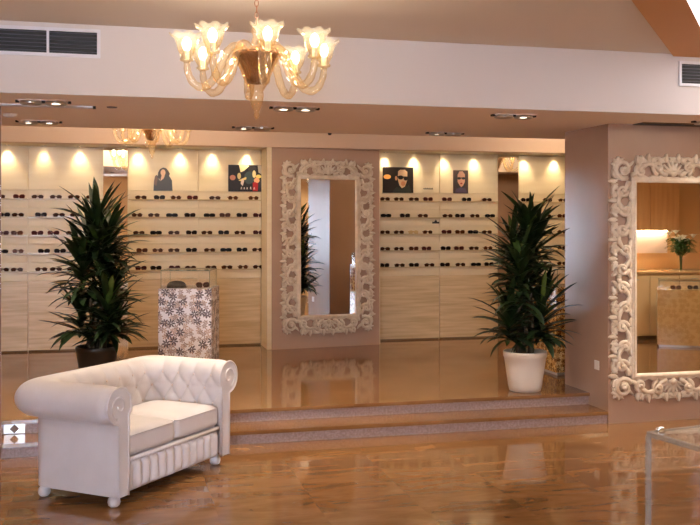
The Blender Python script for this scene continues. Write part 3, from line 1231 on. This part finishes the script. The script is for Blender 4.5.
# ------------------------------------------------------------------ plants
def dracaena(loc, label, pot_m, hgt=1.82, wid=.40, seed=1, dark_pot=False, nleaf=470, group='potted dracaena plants'):
    t = empty('potted_dracaena', loc)
    tag(t, label, 'plant', group)
    R_ = random.Random(seed)
    mb = MB()
    ph = .355
    mb.lathe([(0, 0), (.125, 0), (.140, .006), (.150, .05), (.172, .20), (.186, .30), (.192, .305), (.196, .345), (.192, ph), (.180, ph), (.174, .325), (.172, .30)], 40)
    mb.build('pot', pot_m, t, True)
    mb = MB()
    mb.disc(.176, (0, 0, .318), 24)
    mb.build('soil', M['soil'], t)
    canes = []
    for k in range(5):
        a = k * 2 * PI / 5 + .4
        top = hgt * (.86, .70, .58, .48, .66)[k] - .18
        b0 = Vector((.07 * math.cos(a), .07 * math.sin(a), .30))
        b1 = Vector((.05 * math.cos(a + .5), .05 * math.sin(a + .5), top))
        canes.append((b0, b1))
        mb = MB()
        pts = [b0.lerp(b1, i / 8) + Vector((.008 * math.sin(i * 1.3 + k), .008 * math.cos(i + k), 0)) for i in range(9)]
        mb.tube(pts, [.024 - .0012 * i for i in range(9)], 8)
        mb.build('cane', M['cane'], t, True)
    mbs = [MB(), MB()]
    heads = []
    for k, (hf, off, fl) in enumerate(((1.0, .03, 0), (.95, .09, 1.5), (.90, .11, 3.6), (.80, .13, 5.2), (.70, .14, 2.4), (.60, .15, .6), (.52, .14, 4.3), (.44, .12, 1.9))):
        a = fl + seed
        heads.append((off * math.cos(a) * wid / .4, off * math.sin(a) * wid / .4, hgt * hf - .22, R_.uniform(.34, .46)))
    per = nleaf // len(heads)
    for i in range(per * len(heads)):
        hx, hy, hz, hl = heads[i // per]
        u = ((i % per) + R_.random()) / per
        z = hz - hl * (1 - u)
        if z < .44:
            z = .44 + R_.uniform(0, .06)
        az = i * 2.39996 + R_.uniform(-.5, .5)
        el = math.radians(2 + 66 * u ** 1.5 + R_.uniform(-14, 18))
        ln = R_.uniform(.22, .40) * (wid / .40) * (.82 + .25 * u)
        r0 = R_.uniform(.0, .03)
        wd = R_.uniform(.021, .034)
        droop = R_.uniform(.2, 1.3) * (1.15 - .7 * u)
        twist = R_.uniform(-.4, .4)
        n = 6
        p = Vector((hx + r0 * math.cos(az), hy + r0 * math.sin(az), z))
        hd = Vector((math.cos(az), math.sin(az), 0))
        sd = Vector((-math.sin(az), math.cos(az), 0))
        vs, fs = [], []
        e = el
        for q in range(n + 1):
            v = q / n
            ww = wd * (.45 + .55 * math.sin(PI * min(1, v * 1.1 + .12))) if v < .55 else wd * (1 - ((v - .55) / .45) ** 1.6)
            dr = hd * math.cos(e) + Vector((0, 0, 1)) * math.sin(e)
            up = -hd * math.sin(e) + Vector((0, 0, 1)) * math.cos(e)
            side = (sd * math.cos(twist * v) + up * math.sin(twist * v))
            vs += [p + side * ww + up * ww * .35, p, p - side * ww + up * ww * .35]
            p = p + dr * (ln / n)
            e -= droop / n
        for q in range(n):
            for j in range(2):
                fs.append((q * 3 + j, q * 3 + j + 1, (q + 1) * 3 + j + 1, (q + 1) * 3 + j))
        mbs[1 if R_.random() < .06 else 0].add(vs, fs)
    o = mbs[0].build('foliage', M['leaf'], t, True, fix=False)
    o['kind'] = 'stuff'
    o = mbs[1].build('pale_foliage', M['leafedge'], t, True, fix=False)
    o['kind'] = 'stuff'
    return t


def on_floor(px, d, z):
    a = (px - 350) / F * d
    return (a * CT + d * ST, -a * ST + d * CT, z)


dracaena(on_floor(525, 8.42, Z2), 'tall bushy dracaena in a white round pot at the step edge', M['white_pot'], hgt=1.76, wid=.42, seed=5)
dracaena(on_floor(97, 8.75, Z2), 'tall bushy dracaena in a dark pot standing behind the sofa', M['dark_pot'], hgt=1.76, wid=.46, seed=11, nleaf=500)


# ------------------------------------------------------------------ flower printed plinths with glass covers
def uv_box(mb, name, m, parent):
    me = mb.mesh(name, m)
    uvl = me.uv_layers.new(name='UVMap')
    for p in me.polygons:
        n = p.normal
        for li in p.loop_indices:
            co = me.vertices[me.loops[li].vertex_index].co
            if abs(n.y) >= abs(n.x) and abs(n.y) >= abs(n.z):
                uvl.data[li].uv = (co.x, co.z)
            elif abs(n.z) > .7:
                uvl.data[li].uv = (co.x, co.y)
            else:
                uvl.data[li].uv = (co.y + 3.3, co.z)
    o = bpy.data.objects.new(name, me)
    COL.objects.link(o)
    o.parent = parent
    return o


def glass_cover(t, w, d, z0, z1, th=.006):
    for (x0, x1, y0, y1) in ((-w, w, -d, -d + th), (-w, w, d - th, d), (-w, -w + th, -d + th, d - th), (w - th, w, -d + th, d - th)):
        mb = MB()
        mb.box(x0, x1, y0, y1, z0, z1)
        mb.build('glass_pane', M['clear'], t)
    mb = MB()
    mb.box(-w, w, -d, d, z1, z1 + th)
    mb.build('glass_lid', M['clear'], t)
    mb = MB()
    e = .004
    for (x, y) in ((-w, -d), (w, -d), (w, d), (-w, d)):
        sx, sy = (1 if x < 0 else -1), (1 if y < 0 else -1)
        mb.box(min(x, x + sx * e), max(x, x + sx * e), min(y, y + sy * e), max(y, y + sy * e), z0, z1)
    for y in (-d, d):
        mb.box(-w, w, y - .002, y + .002, z1, z1 + th)
    for x in (-w, w):
        mb.box(x - .002, x + .002, -d, d, z1, z1 + th)
    mb.build('glass_edge', M['edge'], t)


def plinth(loc, rot, w, h, gh, pm_, label, group='flower printed display plinths'):
    t = empty('display_plinth', loc, rot)
    tag(t, label, 'display case', group)
    mb = MB()
    mb.box(-w + .02, w - .02, -w + .02, w - .02, 0, .03)
    mb.build('toe_base', M['steel'], t)
    mb = MB()
    mb.box(-w, w, -w, w, .03, h)
    uv_box(mb, 'printed_body', pm_, t)
    glass_cover(t, w - .02, w - .02, h + .001, h + gh)
    return t


def shades(loc, rot, ti, sc, label, group=None):
    nm, fme, l0, l1 = protos[ti]
    g = bpy.data.objects.new('sunglasses', fme)
    COL.objects.link(g)
    g.location = loc
    g.rotation_euler = (math.radians(-12), 0, rot)
    g.scale = (sc, sc, sc)
    tag(g, label, 'sunglasses', group)
    for lm_ in (l0, l1):
        q = bpy.data.objects.new('lens', lm_)
        COL.objects.link(q)
        q.parent = g


pl = on_floor(189.5, 9.25, Z2)
plinth(pl, -0.25, .255, .87, .17, M['print_white'], 'white flower-printed plinth with glass top behind the sofa')


def tray_case(loc, rot, m, label, w, d, h):
    mb = MB()
    n = 10
    def f(u, v):
        a = 2 * PI * u
        k = math.cos(PI / 2 * v)
        ca, sa = math.cos(a), math.sin(a)
        return (w * k * abs(ca) ** .6 * (1 if ca > 0 else -1), d * k * abs(sa) ** .6 * (1 if sa > 0 else -1), h * math.sin(PI / 2 * v) ** .7)
    mb.grid(f, 20, 6)
    o = mb.build('eyewear_case', m, None, True, loc=loc, rotz=rot)
    tag(o, label, 'case')


tray_case((pl[0] - .13, pl[1] - .09, Z2 + .871), .2, M['black'], 'black rounded case inside the glass top of the white flower plinth', .095, .05, .07)
shades((pl[0] + .12, pl[1] - .10, Z2 + .871 + .024), .1, 5, 1.0, 'dark red sunglasses inside the glass top of the white flower plinth')
p2 = on_floor(545, 9.46, Z2)
p2 = (p2[0] + .25, p2[1], Z2)
plinth(p2, 0.0, .250, .87, .17, M['print_gold'], 'amber flower-printed plinth behind the right plant and its white pot')
# the same sort of case reflected in the right mirror
p3 = (7.72, 2.72, 0)
plinth(p3, .55, .29, .79, .12, M['print_faint'], 'amber plinth with glass top reflected in the large right mirror')
shades((7.62, 2.80, .791 + .024), PI + .5, 2, 1.1, 'tortoiseshell sunglasses on the plinth reflected in the right mirror')
shades((7.85, 2.86, .791 + .024), PI + .4, 0, 1.1, 'black sunglasses on the plinth reflected in the right mirror')

# ------------------------------------------------------------------ counter area reflected in the right mirror
lbox('wall_partition', M['wall'], 6.3, XR, 1.30, 1.45, 0, ZC)
t = empty('counter_cabinet', (7.9, 1.80, 0))
tag(t, 'cream counter cabinet reflected in the large right mirror', 'cabinet')
mb = MB()
mb.box(-.75, 1.2, -.33, .30, .06, .97)
mb.build('carcass', M['counter'], t)
mb = MB()
mb.box(-.73, 1.18, -.33, .26, 0, .06)
mb.build('toe_kick', M['seam'], t)
for k in range(4):
    mb = MB()
    mb.box(-.74 + k * .485, -.74 + k * .485 + .475, .30, .32, .08, .95)
    d_ = mb.build('door', M['counter'], t, bevel=.003)
    mb = MB()
    mb.box(-.74 + k * .485 + .19, -.74 + k * .485 + .29, .32, .335, .88, .895)
    mb.build('handle', M['steel'], d_)
mb = MB()
mb.box(7.10, 9.15, 1.46, 2.15, .971, 1.0)
tag(mb.build('countertop', M['worktop'], bevel=.004), 'tan stone worktop on the cream counter, reflected in right mirror', 'worktop')
t = empty('wall_cabinet', (7.6, 1.62, 1.60))
tag(t, 'honey-coloured wall cabinet over the lit splashback, reflected in right mirror', 'cabinet')
mb = MB()
mb.box(-.75, .75, -.165, .15, 0, .95)
mb.build('carcass', M['wood'], t)
for k in range(3):
    mb = MB()
    mb.box(-.745 + k * .5, -.745 + k * .5 + .49, .15, .17, 0.005, .945)
    mb.build('door', M['wood'], t, bevel=.003)
mb = MB()
mb.box(6.85, 8.35, 1.451, 1.462, 1.25, 1.598)
tag(mb.build('splashback', M['leather']), 'pale lit splashback panel under the wall cabinet, in right mirror', 'panel')
mb = MB()
mb.box(6.9, 8.3, 1.50, 1.53, 1.578, 1.598)
tag(mb.build('strip_lamp', mat('strip_lamp_glow', rgb(255, 240, 210), .4, emit=(1, .83, .55, 1), estr=45)), 'slim glowing strip lamp under the wall cabinet, in right mirror', 'lamp')

# vase with lilies on the counter
t = empty('lily_vase', (8.22, 2.02, 1.0))
tag(t, 'clear glass vase of white lilies on the counter, reflected in right mirror', 'vase')
mb = MB()
mb.lathe([(0, .004), (.05, .004), (.052, 0), (.058, .02), (.050, .12), (.060, .22), (.075, .25)], 24)
mb.build('vase_glass', M['clear'], t, True)
R_ = random.Random(4)
mbp, mbl, mbs_ = MB(), MB(), MB()
for k in range(16):
    a = k * 2.4
    rr = R_.uniform(.04, .20)
    top = Vector((rr * math.cos(a), rr * math.sin(a), R_.uniform(.40, .58)))
    mbs_.tube([(.01 * math.cos(a), .01 * math.sin(a), .01), (.02 * math.cos(a), .02 * math.sin(a), .22), top], .003, 5)
    if k < 11:
        for q in range(6):
            b_ = q * PI / 3 + k
            vs = []
            for v in range(5):
                u = v / 4
                rad = .005 + .075 * u
                zz_ = .055 * math.sin(u * 2.0)
                ww = .016 * math.sin(PI * (u * .9 + .08))
                for s_ in (-1, 0, 1):
                    vs.append(top + Vector((rad * math.cos(b_) - s_ * ww * math.sin(b_), rad * math.sin(b_) + s_ * ww * math.cos(b_), zz_ - abs(s_) * .002)))
            mbp.add(vs, [(v * 3 + j, v * 3 + j + 1, v * 3 + j + 4, v * 3 + j + 3) for v in range(4) for j in range(2)])
    for q in range(9):
        b_ = q * .9 + k
        z0_ = R_.uniform(.22, .42)
        p = Vector((.05 * math.cos(a), .05 * math.sin(a), z0_))
        vs = []
        for v in range(5):
            u = v / 4
            rad = .19 * u
            ww = .020 * math.sin(PI * (u * .92 + .05))
            for s_ in (-1, 0, 1):
                vs.append(p + Vector((rad * math.cos(b_) - s_ * ww * math.sin(b_), rad * math.sin(b_) + s_ * ww * math.cos(b_), .07 * math.sin(u * 2.6) + abs(s_) * .003)))
        mbl.add(vs, [(v * 3 + j, v * 3 + j + 1, v * 3 + j + 4, v * 3 + j + 3) for v in range(4) for j in range(2)])
mbs_.build('stems', M['stem'], t, True)
mbp.build('lily_blooms', M['petal'], t, True, fix=False)
mbl.build('leaves', M['stem'], t, True, fix=False)

# ------------------------------------------------------------------ near glass showcase (bottom right corner)
pc = (1.761, 2.84)
rot = math.radians(9.8)
sw, sd_ = .38, .30
ctr = (pc[0] + sw * math.cos(rot) + sd_ * math.sin(rot), pc[1] + sw * math.sin(rot) - sd_ * math.cos(rot))
t = empty('glass_showcase', (ctr[0], ctr[1], 0), rot)
tag(t, 'clear glass showcase with polished corner clamps, at the bottom right corner', 'display case')
mb = MB()
mb.box(-sw, sw, -sd_, sd_, 0, .42)
mb.build('base_cabinet', M['print_white'] and M['counter'], t, bevel=.004)
th = .010
for (x0, x1, y0, y1) in ((-sw, sw, -sd_, -sd_ + th), (-sw, sw, sd_ - th, sd_), (-sw, -sw + th, -sd_ + th, sd_ - th), (sw - th, sw, -sd_ + th, sd_ - th)):
    mb = MB()
    mb.box(x0, x1, y0, y1, .421, .983)
    mb.build('glass_pane', M['clear'], t)
mb = MB()
mb.box(-sw - .004, sw + .004, -sd_ - .004, sd_ + .004, .983, .995)
mb.build('glass_top', M['clear'], t)
mb = MB()
e = .007
for x in (-sw, sw):
    for y in (-sd_, sd_):
        mb.box(x - e, x + e, y - e, y + e, .421, .983)
for y in (-sd_, sd_):
    mb.box(-sw, sw, y - e, y + e, .981, .997)
for x in (-sw, sw):
    mb.box(x - e, x + e, -sd_, sd_, .981, .997)
mb.build('polished_glass_edge', mat('polished_edge', rgb(150, 140, 128), .12, spec=.8, alpha=.55), t)
for x in (-sw, sw):
    for y in (-sd_, sd_):
        mb = MB()
        mb.sphere((x * .86, y, 1.0), .013, 12, 8, (1.6, 1, .7))
        mb.build('clamp', M['chrome'], t, True)


# ------------------------------------------------------------------ ceiling fittings
def on_ceil(px, py, z):
    d = (z - H) * F / (224 - py)
    a = (px - 350) / F * d
    return (a * CT + d * ST, -a * ST + d * CT, z)


def twin_spot(px, py, label, lit):
    p = on_ceil(px, py, ZL)
    t = empty('twin_spotlight', p)
    tag(t, label, 'light', 'twin recessed spotlights in the dropped ceiling')
    mb = MB()
    mb.box(-.165, .165, -.075, -.068, -.006, 0)
    mb.box(-.165, .165, .068, .075, -.006, 0)
    mb.box(-.165, -.158, -.068, .068, -.006, 0)
    mb.box(.158, .165, -.068, .068, -.006, 0)
    mb.build('housing_rim', M['soffit'], t)
    for i, x in enumerate((-.082, .082)):
        mb = MB()
        mb.lathe([(.060, 0), (.072, -.006), (.074, -.022), (.070, -.026), (.062, -.018), (.058, -.001)], 24, (x, 0, 0))
        r_ = mb.build('spot_ring', M['steel'], t, True)
        mb = MB()
        mb.lathe([(0, -.020), (.03, -.018), (.058, -.010)], 20, (x, 0, 0))
        mb.build('lamp_face', M['lamp'] if lit[i] else M['lamp_dim'], r_, True)
        if lit[i]:
            L = bpy.data.lights.new('spot_beam', 'SPOT')
            L.energy = 62
            L.color = (1, .88, .70)
            L.spot_size = math.radians(80)
            L.spot_blend = .8
            L.shadow_soft_size = .04
            lo = bpy.data.objects.new('spot_beam', L)
            COL.objects.link(lo)
            lo.parent = t
            lo.location = (x, 0, -.03)
    for x in (-.172, 0, .172):
        mb = MB()
        mb.box(x - .012, x + .012, -.022, .022, -.014, 0)
        mb.build('black_clip', M['black'], t)


twin_spot(294.5, 107.5, 'lit twin recessed spotlight just right of the foreground chandelier, below the beam', (1, 1))
twin_spot(253, 127, 'twin recessed spotlight just under the tip of the foreground chandelier', (1, 0))
twin_spot(513.5, 115, 'twin recessed spotlight in the dropped ceiling nearest the right pillar', (0, 1))
twin_spot(445, 132.6, 'dull twin recessed spotlight above the narrow portrait poster', (1, 0))
twin_spot(43.5, 101, 'twin recessed spotlight at upper left directly over the long slot diffuser', (0, 1))
twin_spot(39, 121, 'twin recessed spotlight at left, below the long slot diffuser', (1, 1))
twin_spot(712, 121.5, 'twin recessed spotlight at the right edge beside the dark slot diffuser', (1, 1))

# linear slot diffusers
pA = on_ceil(93, 106.8, ZL)
t = empty('slot_diffuser', (pA[0] - 1.0, pA[1], ZL))
tag(t, 'long pale metal slot diffuser in the dropped ceiling at upper left', 'vent', 'ceiling slot diffusers')
mb = MB()
mb.box(-1.0, 1.0, -.045, -.012, -.010, 0)
mb.box(-1.0, 1.0, .012, .045, -.010, 0)
mb.build('frame', M['white_metal'], t)
mb = MB()
mb.box(-1.0, 1.0, -.012, .012, -.003, 0)
mb.build('slot', M['slat'], t)
mb = MB()
mb.box(1.0, 1.02, -.045, .045, -.012, 0)
mb.build('end_cap', M['black'], t)
pA = on_ceil(634, 124.0, ZL)
t = empty('slot_diffuser', (pA[0] + 1.0, YR - .10, ZL))
tag(t, 'dark slot diffuser in the ceiling right above the large right mirror', 'vent', 'ceiling slot diffusers')
mb = MB()
mb.box(-1.0, 1.0, -.09, -.075, -.008, 0)
mb.box(-1.0, 1.0, .075, .09, -.008, 0)
mb.build('frame', M['seam'], t)
mb = MB()
mb.box(-1.0, 1.0, -.075, .075, -.004, 0)
mb.build('slot', M['black'], t)
# small sensor discs
pA = on_ceil(10, 113.5, ZL)
mb = MB()
mb.lathe([(0, -.03), (.03, -.03), (.05, -.018), (.055, 0)], 20)
tag(mb.build('smoke_detector', M['plastic'], None, True, loc=pA), 'small white round detector on the dropped ceiling at far left', 'detector')
pA = on_ceil(112, 107, ZL)
mb = MB()
mb.lathe([(0, -.006), (.035, -.006), (.04, 0)], 20)
tag(mb.build('cover_plate', M['slat'], None, True, loc=pA), 'small flat round cover plate right of the long slot diffuser', 'cover')
pA = on_ceil(331, 132.6, ZL)
mb = MB()
mb.lathe([(0, -.02), (.014, -.018), (.02, 0)], 12)
tag(mb.build('ceiling_sensor', M['black'], None, True, loc=(pA[0], 8.60, ZL)), 'tiny black sensor at the edge of the dropped ceiling', 'sensor')


def beam_vent(x0, x1, z0, z1, label, cells):
    t = empty('air_vent', ((x0 + x1) / 2, 6.46, z0))
    tag(t, label, 'vent', 'air vents in the beam face')
    w = (x1 - x0) / 2
    h = z1 - z0
    b = .022
    mb = MB()
    mb.box(-w, w, -.012, 0, 0, b)
    mb.box(-w, w, -.012, 0, h - b, h)
    mb.box(-w, -w + b, -.012, 0, b, h - b)
    mb.box(w - b, w, -.012, 0, b, h - b)
    for k in range(1, cells):
        x = -w + 2 * w * k / cells
        mb.box(x - .008, x + .008, -.012, 0, b, h - b)
    mb.build('frame', M['white_metal'], t)
    mb = MB()
    mb.box(-w + b, w - b, -.003, -.0005, b, h - b)
    mb.build('backing', M['black'], t)
    for k in range(6):
        z = b + (h - 2 * b) * (k + .5) / 6
        mb = MB()
        mb.add([(-w + b, -.010, z - .001), (w - b, -.010, z - .001), (w - b, -.003, z + .004), (-w + b, -.003, z + .004),
                (-w + b, -.010, z + .0015), (w - b, -.010, z + .0015), (w - b, -.003, z + .0065), (-w + b, -.003, z + .0065)],
               [(0, 3, 2, 1), (4, 5, 6, 7), (0, 1, 5, 4), (1, 2, 6, 5), (2, 3, 7, 6), (3, 0, 4, 7)])
        mb.build('slat', M['slat'], t)


a = at_y(-6, 24, 6.46)
b = at_y(100.5, 30, 6.46)
c = at_y(100.5, 58.5, 6.46)
beam_vent(a[0], b[0], c[2], b[2], 'white framed air vent in the beam at upper left', 2)
a = at_y(678.5, 61, 6.46)
c = at_y(678.5, 86, 6.46)
beam_vent(a[0], a[0] + .75, c[2], a[2], 'dark slatted air vent in the beam at the right edge', 2)

# luminous ceiling panel at the upper right with amber border
t = empty('luminous_ceiling_panel', (2.98, 4.96, ZC))
tag(t, 'slanting white luminous ceiling panel with wide amber border, top right', 'ceiling light')
T_, N_ = Vector((.64, .77)), Vector((.77, -.64))


def pt(n_, s_=None, y_=None):
    if s_ is None:
        s_ = (y_ - 4.96 - N_.y * n_) / T_.y
    return (N_.x * n_ + T_.x * s_, N_.y * n_ + T_.y * s_)


mb = MB()
mb.poly([pt(0, -2.4), pt(0, None, 6.45), pt(.29, None, 6.45), pt(.29, -2.4)], -.02, 0, 'z')
mb.build('amber_border', M['amber_trim'], t)
mb = MB()
mb.poly([pt(.29, -2.4), pt(.29, None, 6.45), pt(1.4, None, 6.45), pt(1.4, -2.4)], -.02, 0, 'z')
mb.build('diffuser', M['sky_panel'], t)
mb = MB()
mb.poly([pt(1.4, -2.4), pt(1.4, None, 6.45), pt(1.69, None, 6.45), pt(1.69, -2.4)], -.02, 0, 'z')
mb.build('amber_border', M['amber_trim'], t)

# wall socket on the pillar side and the step light
mb = MB()
mb.box(-.006, 0, -.04, .04, -.04, .04)
o = mb.build('wall_socket', M['plastic'], loc=(4.09, 7.40, .473), bevel=.002)
tag(o, 'white square wall socket low on the right pillar side', 'socket')
a = at_y(14.5, 434, 7.55)
t = empty('step_light', (a[0], 7.55, .145))
tag(t, 'small diamond-shaped metal step light on the upper riser left of the sofa', 'light')
mb = MB()
mb.box(-.075, .075, -.004, 0, -.035, .037)
mb.build('back_plate', M['steel'], t)
mb = MB()
mb.poly([(-.034, 0), (0, .034), (.034, 0), (0, -.034)], -.012, -.004)
mb.build('diamond_cap', M['bronze'], t)

# glass partition leaf at the left edge, seen almost edge on
t = empty('glass_partition', (-.775, 7.18, 0))
tag(t, 'clear glass partition with thin bronze edge at the far left, before the steps', 'partition')
mb = MB()
mb.box(-1.6, -.008, -.006, .006, 0, ZL)
mb.build('glass_pane', M['clear'], t)
mb = MB()
mb.box(-.008, .0, -.010, .010, 0, ZL)
mb.build('bronze_edge', mat('bronze_edge', rgb(130, 84, 52), .4), t)

# downlights added out of view to brighten the front room and the counter
names = ['left rear', 'middle rear', 'right rear', 'left front', 'middle front', 'right front', 'counter side']
i = 0
for y, xs_ in ((-1.5, (-1.8, 1.6, 6.2)), (2.2, (-1.8, 1.6, 6.2)), (3.9, (7.9,))):
    for x in xs_:
        t = empty('added_downlight', (x, y, ZC))
        tag(t, 'added round ceiling downlight brightening the front room, %s one of seven' % names[i], 'light', 'added front room downlights')
        i += 1
        mb = MB()
        mb.lathe([(.075, 0), (.10, -.002), (.105, -.010), (.085, -.010), (.075, -.002)], 24)
        mb.build('trim_ring', M['white_metal'], t, True)
        mb = MB()
        mb.disc(.075, (0, 0, -.004), 20)
        mb.build('lamp_face', M['lamp'], t)
        L = bpy.data.lights.new('downlight_beam', 'SPOT')
        L.energy = 95
        L.color = (1, .93, .82)
        L.spot_size = math.radians(130)
        L.spot_blend = .6
        L.shadow_soft_size = .08
        lo = bpy.data.objects.new('downlight_beam', L)
        COL.objects.link(lo)
        lo.parent = t
        lo.location = (0, 0, -.02)

# ------------------------------------------------------------------ daylight
w = bpy.data.worlds.new('sky')
C.world = w
w.use_nodes = True
w.node_tree.nodes['Background'].inputs[0].default_value = (.66, .78, 1.0, 1)
w.node_tree.nodes['Background'].inputs[1].default_value = 21.0
L = bpy.data.lights.new('window_portal', 'AREA')
L.shape = 'RECTANGLE'
L.size = wx1 - wx0
L.size_y = wz1 - wz0
L.cycles.is_portal = True
lo = bpy.data.objects.new('window_portal', L)
COL.objects.link(lo)
lo.location = ((wx0 + wx1) / 2, YN - .11, (wz0 + wz1) / 2)
lo.rotation_euler = (math.radians(-90), 0, 0)

# ------------------------------------------------------------------ camera
cam = bpy.data.cameras.new('camera')
cam.sensor_width = 36
cam.lens = F / 700 * 36
cam.shift_y = -38.5 / 700
cam.clip_start = .05
co = bpy.data.objects.new('camera', cam)
COL.objects.link(co)
co.location = (0, 0, H)
co.rotation_euler = (PI / 2, 0, -TH)
C.camera = co
C.view_settings.view_transform = 'Standard'
C.view_settings.look = 'None'
C.view_settings.gamma = 1
C.view_settings.exposure = 0.68
C.cycles.use_denoising = True
C.cycles.max_bounces = 10
C.cycles.transparent_max_bounces = 24
C.cycles.sample_clamp_indirect = 8
